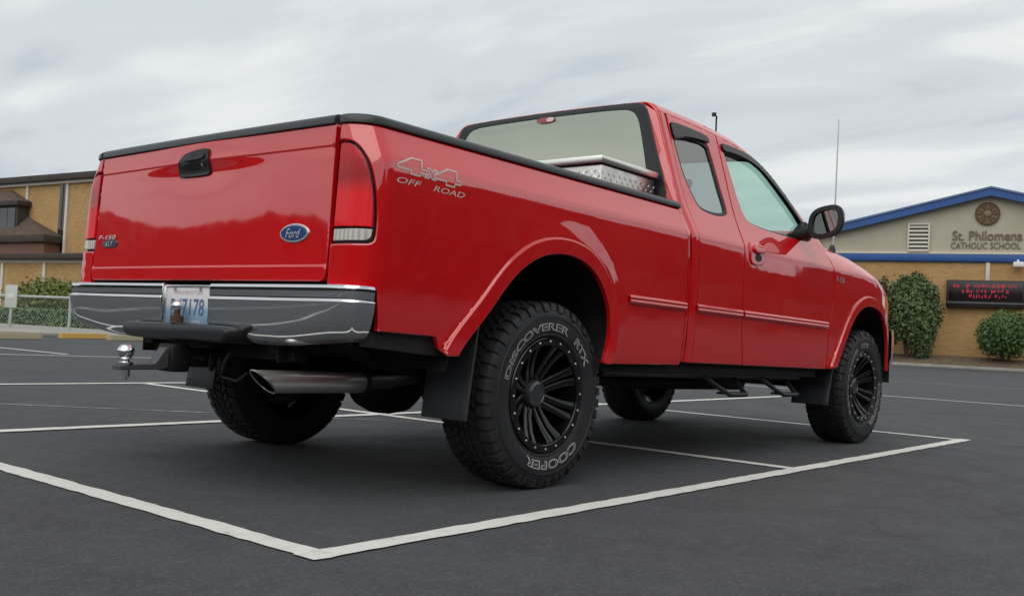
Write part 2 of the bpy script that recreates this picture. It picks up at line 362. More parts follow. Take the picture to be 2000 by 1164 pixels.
def panel(name, loops, F, raym, material, parent, step=.035, rim=.006, flange=.02, off=None, sink=.0025, mirror=True, both=('R', 'L'), rk_on=True, feat=None):
    """a sheet-metal panel lying on the implicit surface F; raym maps the 2D outline to rays. Built for the right side, mirrored for the left."""
    UV, T, bed = tri2d(loops, step, rim, feat)
    O, D = raym(UV[:, 0], UV[:, 1]); P = solve(F, O, D)
    if off is not None:
        def Poff(uv):
            O_, D_ = raym(uv[:, 0], uv[:, 1]); p = solve(F, O_, D_); return p+grad(F, p)*off(uv[:, 0], uv[:, 1])[:, None]
        e = 1e-3; P1 = Poff(UV); du = Poff(UV+[e, 0])-Poff(UV-[e, 0]); dv = Poff(UV+[0, e])-Poff(UV-[0, e]); Nn = np.cross(du, dv)
        g = grad(F, P); Nn *= np.sign((Nn*g).sum(1))[:, None]; Nn /= np.maximum(np.linalg.norm(Nn, axis=1), 1e-12)[:, None]; P = P1
    else: Nn = grad(F, P)
    # face orientation
    fn = np.cross(P[T[:, 1]]-P[T[:, 0]], P[T[:, 2]]-P[T[:, 0]])
    if (fn*Nn[T[:, 0]]).sum() < 0: T = T[:, ::-1]; bed = [(b, a) for a, b in bed]
    # edge direction outwards
    outd = np.zeros_like(P)
    for a, b in bed:
        t = P[b]-P[a]; o = np.cross(t, (Nn[a]+Nn[b])/2); o /= max(np.linalg.norm(o), 1e-9); outd[a] += o; outd[b] += o
    bi = sorted({i for k in bed for i in k}); nrm = np.linalg.norm(outd, axis=1); outd[bi] /= np.maximum(nrm[bi], 1e-9)[:, None]
    V = P.copy(); N0 = Nn.copy(); faces = [tuple(t) for t in T]
    if rim:
        V[bi] -= Nn[bi]*sink; N0[bi] = Nn[bi]+outd[bi]*.75; N0[bi] /= np.linalg.norm(N0[bi], axis=1)[:, None]
    if flange:
        base = len(V); m1 = {i: base+k for k, i in enumerate(bi)}; m2 = {i: base+len(bi)+k for k, i in enumerate(bi)}
        V = np.vstack([V, V[bi], V[bi]-Nn[bi]*flange]); N0 = np.vstack([N0, outd[bi], outd[bi]])
        faces += [(m1[a], m2[a], m2[b], m1[b]) for a, b in bed]
    if rk_on: V = rk(V)
    res = []
    for side in both:
        VV, NN, FF = V, N0, faces
        if side == 'L': VV = V*[1, -1, 1]; NN = N0*[1, -1, 1]; FF = [f[::-1] for f in faces]
        me = bpy.data.meshes.new(name); me.from_pydata(VV.tolist(), [], [tuple(int(i) for i in f) for f in FF]); me.update(); me.shade_smooth()
        if len(me.vertices) == len(NN): me.normals_split_custom_set_from_vertices(NN.tolist())
        res.append(link(name, me, material, parent))
    return res
# ray maps -------------------------------------------------
def ray_side(u, v): return np.stack([u, 0*u, v], 1), np.tile([0., -1, 0], (len(u), 1))
def ray_rear(u, v): return np.stack([0*u+.3, u, v], 1), np.tile([-1., 0, 0], (len(u), 1))
RC = .16; XA = -1.075+RC; YA = .985-RC; ARC = RC*math.pi/2; U1 = YA+ARC            # rounded corner map of the bed
def ray_bed(u, v):
    """u = |y| on the rear face, then round the corner, then U1 + (x-XA) along the side"""
    O = np.zeros((len(u), 3)); D = np.zeros((len(u), 3)); O[:, 2] = v
    a = u < YA; c = u > U1; b = ~a & ~c; th = (u-YA)/RC
    O[a, 0] = XA; O[a, 1] = -u[a]; D[a] = (-1, 0, 0)
    O[b, 0] = XA; O[b, 1] = -YA; D[b, 0] = -np.cos(th[b]); D[b, 1] = -np.sin(th[b])
    O[c, 0] = XA+u[c]-U1; D[c] = (0, -1, 0); O[c, 1] = -.3; O[a, 0] = -.6; 
    return O, D
def us(x): return U1 + np.asarray(x) - XA
def ray_top(u, v): return np.stack([u, v, 0*u+.9], 1), np.tile([0., 0, 1], (len(u), 1))
# cab / front implicit surfaces ---------------------------
ZTOP = table([(.6,1.905),(1.0,1.910),(1.25,1.915),(1.6,1.912),(2.0,1.888),(2.2,1.842),(2.40,1.740),(2.65,1.585),(2.85,1.450),(3.0,1.345),(3.3,1.13)], .6, 3.3, .10)
def Ztop(x, y): return ZTOP(x-.13*(1-(y/.8)**2)*sst(1.9, 2.4, x)) + .014*(1-(y/.7)**2)
def Xcab(y, z): return 1.056 + .08*np.clip(z-1.36, 0, 2) + .012*(y/.9)**2
def F_cab(x, y, z):
    a = np.abs(y)-W(x, z); b = (z-Ztop(x, y))*.8; c = (Xcab(y, z)-x)*.97
    return smax(smax(a, b, .075), c, .038)
ZHOOD = table([(2.7,1.392),(3.0,1.375),(3.35,1.345),(3.6,1.298),(3.8,1.245),(4.05,1.165),(4.25,1.07),(4.40,.96),(4.6,.8)], 2.7, 4.6, .12)
def F_front(x, y, z):
    a = np.abs(y)-W(x, z)*1; b = (z-ZHOOD(x)-.06*(1-(y/.75)**2))*.9; c = (x-4.43+.24*(y/.8)**2+.05*np.clip(z-.8, 0, 1))*.9
    return smax(smax(a, b, .10), c, .06)
def F_side(x, y, z): return np.abs(y)-W(x, z)

def build_truck():
    T = empty('pickup_truck'); tag(T, 'red extended cab pickup truck with black wheels parked across painted stalls', 'pickup truck')
    RED = MT['red']
    # ---- bed side with wheel arch, tail light pocket and rear post
    xa = lambda x: float(us(x))
    arch = [(xa(x), z) for x, z in ARCH_R if z >= .525]
    outer = [(.822,.60),(.822,ZRAIL-.006),(xa(1.034),ZRAIL-.006),(xa(1.030),1.0),(xa(1.030),.535),(xa(.36),.525)] + arch[::-1] + [(xa(-.66),.53),(xa(-.70),.598),(xa(-.98),.604),(U1-.06,.604),(U1-.075,.74),(.90,.752),(.83,.752)]
    # pocket opening is open towards the tailgate gap
    outer = [(.822,.752),(.822,.893)] + [tuple(p) for p in tl_path()] + [(.822,1.254),(.822,ZRAIL-.006)] + outer[2:-1]
    panel('bed_side', [outer], F_bed, ray_bed, RED, T, step=.026, feat=[(xa(x), z) for x, z in flare_pts(ARCH_R)] + [(u, z) for z in (1.178,1.187,1.196,1.205,1.214,1.223) for u in np.arange(1.09, xa(1.03), .012)])
    # tail light: gasket back + three lenses
    def lens(name, lp, m, off, parent, fl=.02): return panel(name, [lp], F_bed, ray_bed, m, parent, step=.015, rim=.004, flange=fl, off=lambda u, v: 0*u+off)
    full = [(.8225,.895)] + [tuple(p) for p in tl_path(.002)] + [(.8225,1.251)]
    cent = np.array([.895, 1.07]); ins = lambda k, kz: [((p[0]-cent[0])*k+cent[0], (p[1]-cent[1])*kz+cent[1]) for p in full]
    backs = lens('tail_light', full, MT['seal'], -.016, T)
    inner = np.array(ins(.90, .945))
    def clip(poly, z0, z1):
        pts = dens(poly, .01); q = [p for p in pts if z0 <= p[1] <= z1]; return q
    for i, bk in enumerate(backs):
        sd = ('R', 'L')[i]
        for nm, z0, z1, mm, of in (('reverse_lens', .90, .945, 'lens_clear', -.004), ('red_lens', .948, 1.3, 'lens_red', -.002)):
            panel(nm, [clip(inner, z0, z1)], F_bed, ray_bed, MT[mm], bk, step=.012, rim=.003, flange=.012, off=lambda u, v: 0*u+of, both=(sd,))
    # ---- tailgate
    def tg_off(y, z):
        h = .012*np.exp(-(y/.30)**2)
        o = h*sst(1.190, 1.236, z)*(1-sst(1.238, 1.262, z)*.35)
        o = o + .0025*sst(1.233, 1.239, z) + .0035*(1-sst(.815, .821, z))
        o = o - .010*np.exp(-((np.abs(y)-.0)/.16)**2)*np.exp(-((z-1.20)/.05)**2)
        return o
    W_ = .812
    rr = .03
    tgl = [(-W_+rr,.764),(W_-rr,.764),(W_-.008,.772),(W_,.764+rr),(W_-.012,ZRAIL-.006),(-W_+.012,ZRAIL-.006),(-W_,.764+rr),(-W_+.008,.772)]
    tgF = lambda x, y, z: Xrear(y, z)-x
    TG = panel('tailgate', [tgl], tgF, ray_rear, RED, T, step=.018, off=tg_off, both=('R',), feat=[(y, z) for z in (.808,.8135,.8165,.8195,.8225,.828,1.195,1.205,1.215,1.225,1.2315,1.2345,1.2375,1.2405,1.247,1.256) for y in np.arange(-.80, .80, .012)])[0]
    def onrear(y, z, o=0.0): return (float(Xrear(np.array([y]), np.array([z]))[0]) - o, y, z)
    # handle: black bezel, dark recess, lever
    def rear_plate(name, loop, m, parent, off, th=.012, n_ch=2, step=.02):
        lp = chaik(loop, n_ch, True)
        return panel(name, [lp], tgF, ray_rear, m, parent, step=step, rim=.003, flange=th, off=lambda u, v: tg_off(u, v)*1+off, both=('R',))[0]
    hd = rear_plate('tailgate_handle', [(.148,1.186),(.148,1.235),(.125,1.262),(.07,1.278),(-.02,1.285),(-.06,1.283),(-.066,1.27),(-.066,1.195),(-.06,1.183),(0,1.180),(.14,1.180)], MT['black'], TG, .010)
    rear_plate('handle_recess', [(.125,1.205),(.122,1.232),(-.045,1.238),(-.046,1.203)], MT['gloss'], hd, .0125, .004)
    rear_plate('handle_lever', [(.105,1.236),(.09,1.258),(0,1.268),(-.045,1.266),(-.05,1.242)], MT['black'], hd, .018, .01)
    rear_plate('lock_cylinder', [(-.03,1.212),(-.03,1.224),(-.018,1.224),(-.018,1.212)], MT['silver'], hd, .015, .004, step=.006)
    # blue oval with script
    oval = [(-.629+.080*math.cos(a), .934+.034*math.sin(a)) for a in np.linspace(0, 2*math.pi, 40, endpoint=False)]
    ov = rear_plate('oval_emblem', oval, MT['silver'], TG, .006, .008, 0)
    rear_plate('oval_field', [(-.629+(a+.629)*.90, .934+(b-.934)*.84) for a, b in oval], MT['blue'], ov, .0075, .002, 0)
    V, Fc = fit_text('Ford', .082, .034, shear=.35)
    pyobj('script_letters', rk([onrear(-.629-v[0], .934+v[1]-.001, .0095) for v in V]), Fc, MT['silver'], ov)
    rear_plate('oval_inner_line', [(-.629+.071*math.cos(a), .934+.0275*math.sin(a)) for a in np.linspace(0, 2*math.pi, 40, endpoint=False)], MT['silver'], ov, .0072, .001, 0)
    # left badge: chrome letters above a dark blue plate
    bd = rear_plate('model_badge', [(.735,.905),(.735,.942),(.600,.942),(.600,.905)], mat('badge_navy', (.02, .025, .05), .3, coat=.5), TG, .005, .006, 1)
    V, Fc = fit_text('F-150', .155, .019, shear=.2, offset=.02)
    pyobj('badge_letters', rk([onrear(.690-v[0], .952+v[1], .007) for v in V]), Fc, MT['silver'], bd)
    V, Fc = fit_text('XLT', .075, .020, shear=.2)
    pyobj('trim_letters', rk([onrear(.668-v[0], .922+v[1], .0085) for v in V]), Fc, MT['silver'], bd)
    # ---- black rail caps (tailgate, both bed sides)
    capP = [(-.003,-.006),(-.007,-.003),(-.0075,.010),(-.004,.020),(.006,.028),(.024,.031),(.046,.030),(.060,.023),(.066,.012),(.066,-.03)]
    def sweep(name, path, m, parent, prof, mirror=False):
        """prof = (inward, up) pairs; path = list of (x, y, z) with outward directions found from the path"""
        bm = bmesh.new(); rings = []; P = [Vector(p) for p in path]
        for i, p in enumerate(P):
            t = (P[min(i+1, len(P)-1)]-P[max(i-1, 0)]).normalized(); inn = Vector((0, 0, 1)).cross(t).normalized()
            rings.append([bm.verts.new(rkv(p+inn*a+Vector((0, 0, b)))) for a, b in prof])
        for A, B in zip(rings[:-1], rings[1:]):
            for k in range(len(prof)-1): bm.faces.new((A[k], A[k+1], B[k+1], B[k]))
        bm.faces.new(rings[0]); bm.faces.new(rings[-1][::-1])
        if mirror:
            for v in bm.verts: v.co.y = -v.co.y
        return bmobj(name, bm, m, parent, 50)
    def edge_pt(u):
        O, D = ray_bed(np.array([u]), np.array([ZRAIL-.01])); p = solve(F_bed, O, D)[0]; return (p[0], p[1], ZRAIL)
    # path runs so that inward is to the left of travel: right side from front to rear would put inward on the right, so go rear post -> front
    ups = [.824] + list(np.linspace(.84, U1, 14)) + list(np.linspace(U1+.05, xa(1.035), 14))
    rp = [edge_pt(u) for u in ups]
    for mir in (False, True): sweep('rail_cap', rp, MT['cap'], T, capP, mir)
    tp = [(float(Xrear(np.array([y]), np.array([ZRAIL]))[0])-.004, y, ZRAIL) for y in np.linspace(.80, -.80, 17)]
    sweep('tailgate_cap', tp, MT['cap'], TG, capP)
    # ---- bed interior: floor, inner walls, front wall, tailgate inside, wheel housings
    for nm, b in (('bed_floor', (-1.03, 1.0, -.514, .514, .80, .83)), ('bed_front_wall', (.975, 1.0, -.80, .80, .83, 1.30)), ('tailgate_inner', (-1.03, -1.0, -.79, .79, .83, 1.30))):
        rake(boxo(nm, *b, RED if nm != 'bed_floor' else MT['black'], T))
    for s in (-1, 1):
        rake(boxo('bed_inner_wall', -1.03, 1.0, *sorted((s*.80, s*.83)), 1.02, 1.315, RED, T))
        for x0, x1 in ((-1.03, -.66), (.43, 1.0)):
            rake(boxo('bed_inner_wall', x0, x1, *sorted((s*.80, s*.83)), .80, 1.02, RED, T)); rake(boxo('bed_side_floor', x0, x1, *sorted((s*.514, s*.80)), .80, .83, MT['black'], T))
        # wheel housing (dark liner) behind both arches
        for A, cx in ((ARCH_R, -.01), (ARCH_F, 3.50)):
            bm = bmesh.new(); prv = None
            for x, z in A:
                a, b = (bm.verts.new(rkv((x+(.012 if x < cx else -.012)*-1, s*(.985 if cx < 1 else .975), z+.012))), bm.verts.new(rkv((x, s*.52, z+.03))))
                if prv: bm.faces.new((prv[0], a, b, prv[1]))
                prv = (a, b)
            o = bmobj('wheel_housing', bm, MT['frame'], T, 50)
            bm = bmesh.new(); prism(bm, [(q[0]*1.0, q[1]+(.045 if q[1] > .5 else 0)) for q in A], s*.522, s*.515, lambda a, b, t: rkv((a, t, b)))
            bmobj('housing_back', bm, MT['frame'], o)
    # black valance behind the rear wheel, under the bed side
    for s in (-1, 1):
        bm = bmesh.new(); prism(bm, [(-1.0,.60),(-.65,.60),(-.60,.535),(-.66,.528),(-.98,.548)], s*.955, s*.90, lambda a, b, t: rkv((a, t, b))); bmobj('bed_valance', bm, MT['black'], T)
    # ---- cab side panels
    SEAM = lambda x: float(Ztop(np.array([x]), np.array([.78]))[0])-.062
    zs = lambda x: (x, SEAM(x))
    # C pillar strip; the seam with the back wall runs along the middle of the rounded cab corner
    def corner(z):
        y = .9
        for _ in range(12):
            x = float(Xcab(np.array([y]), np.array([z]))[0])+.012; O, D = ray_side(np.array([x]), np.array([z])); y = -solve(F_cab, O, D)[0][1]
        return x, y
    zc = [.55,.8,1.0,1.2,1.3,1.36,1.42,1.5,1.6,1.68,1.74,1.78,1.81,1.835,SEAM(1.12)]; CN = [corner(z) for z in zc]
    panel('cab_corner', [[(1.134,.548),(1.134,1.0),(1.138,1.4),(1.160,1.66),(1.170,SEAM(1.17)-.002),(1.145,SEAM(1.145)-.002)] + [(c[0], z) for c, z in zip(CN[::-1], zc[::-1])]], F_cab, ray_side, RED, T, step=.009, rim=0, flange=0)
    # rear door with quarter window
    rw = chaik([(1.205,1.755),(1.195,1.70),(1.20,1.52),(1.255,1.36),(1.33,1.335),(1.47,1.333),(1.575,1.352),(1.602,1.385),(1.60,1.50),(1.60,1.70),(1.59,1.765),(1.40,1.775),(1.26,1.773)], 2, True)
    rd = [(1.140,.548),(1.692,.548),(1.655,.66),(1.632,.80),(1.624,1.02),(1.640,1.2),(1.668,1.36),(1.700,1.6),(1.726,SEAM(1.726))] + [zs(x) for x in np.linspace(1.65, 1.20, 8)] + [(1.166,1.66),(1.144,1.4),(1.140,1.0)]
    RD = panel('rear_door', [rd, rw], F_cab, ray_side, RED, T, step=.03)
    # front door with window
    fwn = chaik([(1.772,1.765),(1.775,1.70),(1.785,1.50),(1.792,1.40),(1.83,1.348),(1.95,1.334),(2.20,1.328),(2.50,1.330),(2.615,1.338),(2.640,1.365),(2.615,1.45),(2.52,1.56),(2.40,1.665),(2.26,1.745),(2.16,1.775),(2.0,1.785),(1.85,1.785)], 2, True)
    fd = [(1.699,.548),(2.828,.548),(2.815,.70),(2.822,.84),(2.868,.98),(2.880,1.10),(2.868,1.20),(2.862,1.32),(2.83,1.392)] + [zs(x) for x in (2.76,2.68,2.6,2.5,2.4,2.3,2.2,2.1,2.0,1.9,1.8,1.735)] + [(1.708,1.6),(1.676,1.36),(1.648,1.2),(1.631,1.02),(1.639,.80),(1.662,.66)]
    FD = panel('front_door', [fd, fwn], F_cab, ray_side, RED, T, step=.03)
    # window seals and glass
    def shrink(lp, d):
        lp = np.array(lp); nx, pv = np.roll(lp, -1, 0), np.roll(lp, 1, 0); t = nx-pv; t /= np.linalg.norm(t, axis=1)[:, None]; n = np.stack([-t[:, 1], t[:, 0]], 1)
        A = .5*np.sum(lp[:, 0]*nx[:, 1]-nx[:, 0]*lp[:, 1]); return lp+n*(d if A > 0 else -d)
    for lp, doors, gm, nm in ((rw, RD, 'glass_dark', 'quarter_window'), (fwn, FD, 'glass', 'door_window')):
        for i, d in enumerate(doors):
            sd = ('R', 'L')[i]
            g = panel(nm, [shrink(lp, -.01)], F_cab, ray_side, MT[gm], d, step=.04, rim=0, flange=0, off=lambda u, v: 0*u-.014, both=(sd,))[0]
            panel('window_seal', [shrink(lp, -.012), shrink(lp, .020 if nm == 'quarter_window' else .010)], F_cab, ray_side, MT['seal'], d, step=.02, rim=.003, flange=.01, off=lambda u, v: 0*u-.005, both=(sd,))
    # smoked rain visors
    vr = [(1.188,1.712),(1.190,1.79),(1.215,1.806),(1.40,1.812),(1.585,1.806),(1.605,1.785),(1.60,1.762),(1.54,1.764),(1.35,1.750),(1.215,1.716)]
    vf = [(1.748,1.775),(1.765,1.800),(2.0,1.799),(2.17,1.778),(2.29,1.727),(2.41,1.653),(2.53,1.556),(2.60,1.487),(2.640,1.430),(2.612,1.428),(2.52,1.518),(2.40,1.608),(2.27,1.690),(2.15,1.738),(2.0,1.757),(1.85,1.757),(1.762,1.748)]
    for lp, doors in ((vr, RD), (vf, FD)):
        for i, d in enumerate(doors): panel('window_visor', [chaik(lp, 1, True)], F_cab, ray_side, MT['visor'], d, step=.02, rim=.005, flange=.014, off=lambda u, v: 0*u+.012, both=(('R', 'L')[i],))
    # door handle
    for i, d in enumerate(FD):
        sd = (('R', 'L')[i],)
        hx = lambda pts: chaik(pts, 2, True)
        hb = panel('door_handle', [hx([(1.70,1.10),(1.69,1.16),(1.70,1.222),(1.78,1.232),(1.87,1.226),(1.885,1.17),(1.86,1.115),(1.79,1.098)])], F_cab, ray_side, RED, d, step=.02, rim=.006, flange=.012, off=lambda u, v: 0*u+.009, both=sd)[0]
        panel('handle_pocket', [hx([(1.745,1.124),(1.74,1.150),(1.76,1.166),(1.80,1.166),(1.825,1.15),(1.82,1.126),(1.78,1.118)])], F_cab, ray_side, MT['seal'], hb, step=.015, rim=.003, flange=.003, off=lambda u, v: 0*u+.0105, both=sd)
        panel('handle_lever', [hx([(1.72,1.168),(1.72,1.20),(1.78,1.208),(1.86,1.203),(1.866,1.18),(1.80,1.162)])], F_cab, ray_side, RED, hb, step=.015, rim=.008, flange=.016, off=lambda u, v: 0*u+.022, both=sd)
    # added black box, painted shade for the open gap between bed and cab
    rake(boxo('gap_shade_box', 1.0405, 1.052, -.945, .945, .56, 1.215, MT['seal'], T, 0))
    # side mouldings
    def mo(u, v): return .017*(1-np.abs((v-.823)/.0235)**3) - .005*np.exp(-((v-.822)/.004)**2)
    for x0, x1, F_ in ((.520, 1.026, F_side), (1.134, 1.622, F_side), (1.642, 2.785, F_side)):
        e = .006
        panel('side_moulding', [[(x0,.803),(x0+e,.800),(x1-e,.800),(x1,.803),(x1,.843),(x1-e,.846),(x0+e,.846),(x0,.843)]], F_side, ray_side, RED, T, step=.009, rim=.003, flange=.004, off=mo)
    # rocker below the doors
    for s in (-1, 1): rake(boxo('rocker_sill', .42, 2.82, *sorted((s*.86, s*.925)), .49, .552, MT['frame'], T, .012))
    # ---- front fender
    fo = [(x, z) for x, z in ARCH_F if z >= .55 and x < 3.985]
    ft = lambda x: float(ZHOOD(np.array([x]))[0])-.052
    fen = [(2.838,.55)] + fo + [(4.22,.62),(4.24,.80),(4.20,ft(4.20)-.02)] + [(x, ft(x)) for x in np.linspace(4.12, 2.95, 12)] + [(2.885,ft(2.9)),(2.870,1.32),(2.876,1.20),(2.888,1.10),(2.876,.98),(2.830,.84),(2.823,.70)]
    FN = panel('front_fender', [fen], F_front, ray_side, RED, T, step=.026, feat=flare_pts(ARCH_F))
    for i, f in enumerate(FN):
        V, Fc = fit_text('F-150', .135, .035, shear=.2, offset=.015); s = (1, -1)[i]
        pts = []
        for v in V:
            x = 2.972+v[0]*s*1.0; z = 1.126+v[1]; y = float(W(np.array([x]), np.array([z]))[0])+.003; pts.append((x, -s*y, z))
        pyobj('fender_badge', rk(pts), Fc, MT['silver'], f)
    # hood and cowl
    def hood_y(x):
        z = ft(x); O, D = ray_side(np.array([x]), np.array([z])); return -solve(F_front, O, D)[0][1]
    xs = np.linspace(2.93, 4.12, 14)
    panel('hood', [[(x, -hood_y(x)+.002) for x in xs] + [(4.28,-.55),(4.32,-.2),(4.32,.2),(4.28,.55)] + [(x, hood_y(x)-.002) for x in xs[::-1]]], F_front, ray_top, RED, T, step=.06, both=('R',))
    nose = [(-.80,.70),(.80,.70),(.80,1.0),(.6,1.10),(-.6,1.10),(-.80,1.0)]
    panel('front_fascia', [nose], F_front, lambda u, v: (np.stack([0*u+3.2, u, v], 1), np.tile([1., 0, 0], (len(u), 1))), RED, T, step=.08, both=('R',))
    # ---- roof with windshield opening
    def roof_y(x):
        O, D = ray_side(np.array([x]), np.array([SEAM(x)])); return -solve(F_cab, O, D)[0][1]
    rx = list(np.linspace(1.14, 2.80, 23))
    def xr_edge(y):     # rear edge of the roof above the back glass
        return 1.112 + .010*(y/.7)**2
    rl = [(xr_edge(y), y) for y in np.linspace(.62, -.62, 9)] + [(CN[-1][0], -CN[-1][1])] + [(x, -roof_y(x)+.001) for x in rx] + [(2.97,-.70),(3.02,-.35),(3.03,0),(3.02,.35),(2.97,.70)] + [(x, roof_y(x)-.001) for x in rx[::-1]] + [(CN[-1][0], CN[-1][1])]
    ws = chaik([(2.30,-.60),(2.30,-.66),(2.36,-.70),(2.60,-.745),(2.80,-.775),(2.86,-.77),(2.90,-.70),(2.955,-.35),(2.965,0),(2.955,.35),(2.90,.70),(2.86,.77),(2.80,.775),(2.60,.745),(2.36,.70),(2.30,.66),(2.30,.60),(2.33,.3),(2.335,0),(2.33,-.3)], 2, True)
    RF = panel('roof', [rl, ws], F_cab, ray_top, RED, T, step=.045, both=('R',), rim=.004)[0]
    panel('windshield', [shrink(ws, -.01)], F_cab, ray_top, MT['glass'], T, step=.08, rim=0, flange=0, off=lambda u, v: 0*u-.006, both=('R',))
    # ---- cab back wall with rear window
    ray_back = lambda u, v: (np.stack([0*u+1.9, u, v], 1), np.tile([-1., 0, 0], (len(u), 1)))
    def back_z(y):
        x = xr_edge(y); O, D = ray_top(np.array([x]), np.array([y])); return solve(F_cab, O, D)[0][2]
    bw = [(y, back_z(y)-.001) for y in np.linspace(-.62, .62, 9)] + [(c[1], z) for c, z in list(zip(CN, zc))[::-1]] + [(-c[1], z) for c, z in zip(CN, zc)]
    bz = lambda y: back_z(y)-.003
    half_o = [(.0,bz(0)),(.3,bz(.3)),(.50,bz(.5)),(.60,bz(.6)),(.655,1.885),(.685,1.82),(.722,1.71),(.770,1.58),(.808,1.48),(.835,1.38),(.825,1.325),(.78,1.312),(.3,1.308),(0,1.307)]
    half_i = [(.0,1.878),(.3,1.876),(.48,1.872),(.56,1.865),(.612,1.83),(.650,1.714),(.688,1.57),(.718,1.45),(.735,1.365),(.72,1.345),(.68,1.338),(.3,1.335),(0,1.334)]
    full = lambda h: chaik([(-a_, b_) for a_, b_ in h[:0:-1]][::-1][::-1] + list(h), 2, True) if False else chaik(list(h) + [(-a_, b_) for a_, b_ in h[-2:0:-1]], 2, True)
    rg, rgi = full(half_o), full(half_i)
    BW = panel('cab_back', [bw], F_cab, ray_back, RED, T, step=.04, both=('R',), rim=.003)[0]
    panel('rear_window_seal', [rg, rgi], F_cab, ray_back, MT['black'], BW, step=.02, rim=.006, flange=.012, off=lambda u, v: 0*u+.006, both=('R',))
    panel('rear_window', [shrink(rgi, -.006)], F_cab, ray_back, MT['glass_rear'], BW, step=.06, rim=0, flange=0, off=lambda u, v: 0*u+.003, both=('R',))
    st = panel('brake_light', [chaik([(-.062,1.846),(-.066,1.880),(.066,1.880),(.062,1.846)], 1, True)], F_cab, ray_back, MT['lens_dark'], BW, step=.02, rim=.004, flange=.02, off=lambda u, v: 0*u+.012, both=('R',))[0]
    panel('cargo_lamp', [chaik([(-.058,1.850),(-.060,1.876),(-.008,1.876),(-.008,1.850)], 1, True)], F_cab, ray_back, MT['lens_clear'], st, step=.02, rim=.003, flange=.004, off=lambda u, v: 0*u+.014, both=('R',))
    # ---- decal on the bed sides
    def on_bed(x, z, o):
        x, z = np.asarray(x, float), np.asarray(z, float); O, D = ray_bed(us(x), z); p = solve(F_bed, O, D); return p+grad(F_bed, p)*o
    def decal(name, s, width, height, cx, cz, m, o, side, slant=0, **kw):
        V, Fc = fit_text(s, width, height, **kw); bm = bmesh.new(); vs = [bm.verts.new(v) for v in V]
        for f in Fc:
            try: bm.faces.new([vs[i] for i in f])
            except ValueError: pass
        for k in np.arange(-.06, .06, .008): bmesh.ops.bisect_plane(bm, geom=bm.verts[:]+bm.edges[:]+bm.faces[:], plane_co=(0, k, 0), plane_no=(0, 1, 0))
        for k in np.arange(-.2, .2, .02): bmesh.ops.bisect_plane(bm, geom=bm.verts[:]+bm.edges[:]+bm.faces[:], plane_co=(k, 0, 0), plane_no=(1, 0, 0))
        co = np.array([v.co[:] for v in bm.verts]); 
        P = on_bed(cx+co[:, 0]*(1 if side > 0 else -1), cz+co[:, 1]+slant*co[:, 0], o)
        P = rk(P)
        if side < 0: P[:, 1] *= -1
        for v, p in zip(bm.verts, P): v.co = p
        return bmobj(name, bm, m, T)
    for side in (1, -1):
        four = [(.0,.22),(.0,.40),(.44,1.0),(.80,1.0),(.80,.44),(1.0,.44),(1.0,.20),(.80,.20),(.80,.0),(.48,.0),(.48,.22)]
        cross = [(0,0),(.36,.5),(.04,1),(.36,1),(.52,.74),(.70,1),(1,1),(.70,.5),(1.04,0),(.70,0),(.52,.27),(.32,0)]
        a = None
        for gl, x0, w_, z0, h_ in ((four, -.950, .140, 1.152, .058), (cross, -.815, .058, 1.153, .036), (four, -.772, .140, 1.147, .058)):
            lp = []
            for p, q in gl:
                x = x0+p*w_+q*h_*.32; x = x if side > 0 else -1.55-x; lp.append((xa(x), z0+q*h_-.03*(x0+p*w_+.76)))
            lp = dens(np.array(lp), .012); sd = ('R',) if side > 0 else ('L',)
            g = panel('bed_decal' if a is None else 'decal_digit', [shrink(lp, -.0030), shrink(lp, .0030)], F_bed, ray_bed, MT['decal'], T if a is None else a, step=.01, rim=0, flange=0, off=lambda u, v: 0*u+.0014, both=sd)[0]
            if a is None: a = g
        for w_, cx_, ww in (('OFF', -.885, .125), ('ROAD', -.685, .175)):
            if side < 0: cx_ = -1.55-cx_
            c = decal('decal_lettering', w_, ww*.94, .021, cx_, 1.124+(-.765-cx_)*.02*side, MT['decal'], .0012, side, -.015, shear=.3); c.parent = a
    return T
def flare_pts(A):
    """extra mesh points along the raised wheel-arch lip so that its edge is crisp"""
    D = []
    seg = dens(A, .012)[:-1]; t = np.roll(seg, -1, 0)-np.roll(seg, 1, 0); t[0] = t[1]; t[-1] = t[-2]; t /= np.linalg.norm(t, axis=1)[:, None]; nrm = np.stack([-t[:, 1], t[:, 0]], 1)
    c = seg.mean(0)-np.array([0, .1]); nrm *= np.sign(((seg-c)*nrm).sum(1))[:, None]
    for d in (.02, .038, .052, .059, .064, .069, .075, .083, .1): D.append(seg+nrm*d)
    return [tuple(p) for p in np.vstack(D)]
def tl_path(g=0.0):
    """right-hand outline of the tail light pocket, bottom to top, in the (u, z) map of the bed"""
    p = chaik([(.86,.893+g),(.94,.893+g),(.980-g,.896+g),(.988-g,.93),(.986-g,1.02),(.976-g,1.10),(.958-g,1.17),(.928-g,1.222-g),(.885,1.250-g),(.84,1.254-g)], 2)
    return [tuple(q) for q in p]
TRUCK = build_truck()
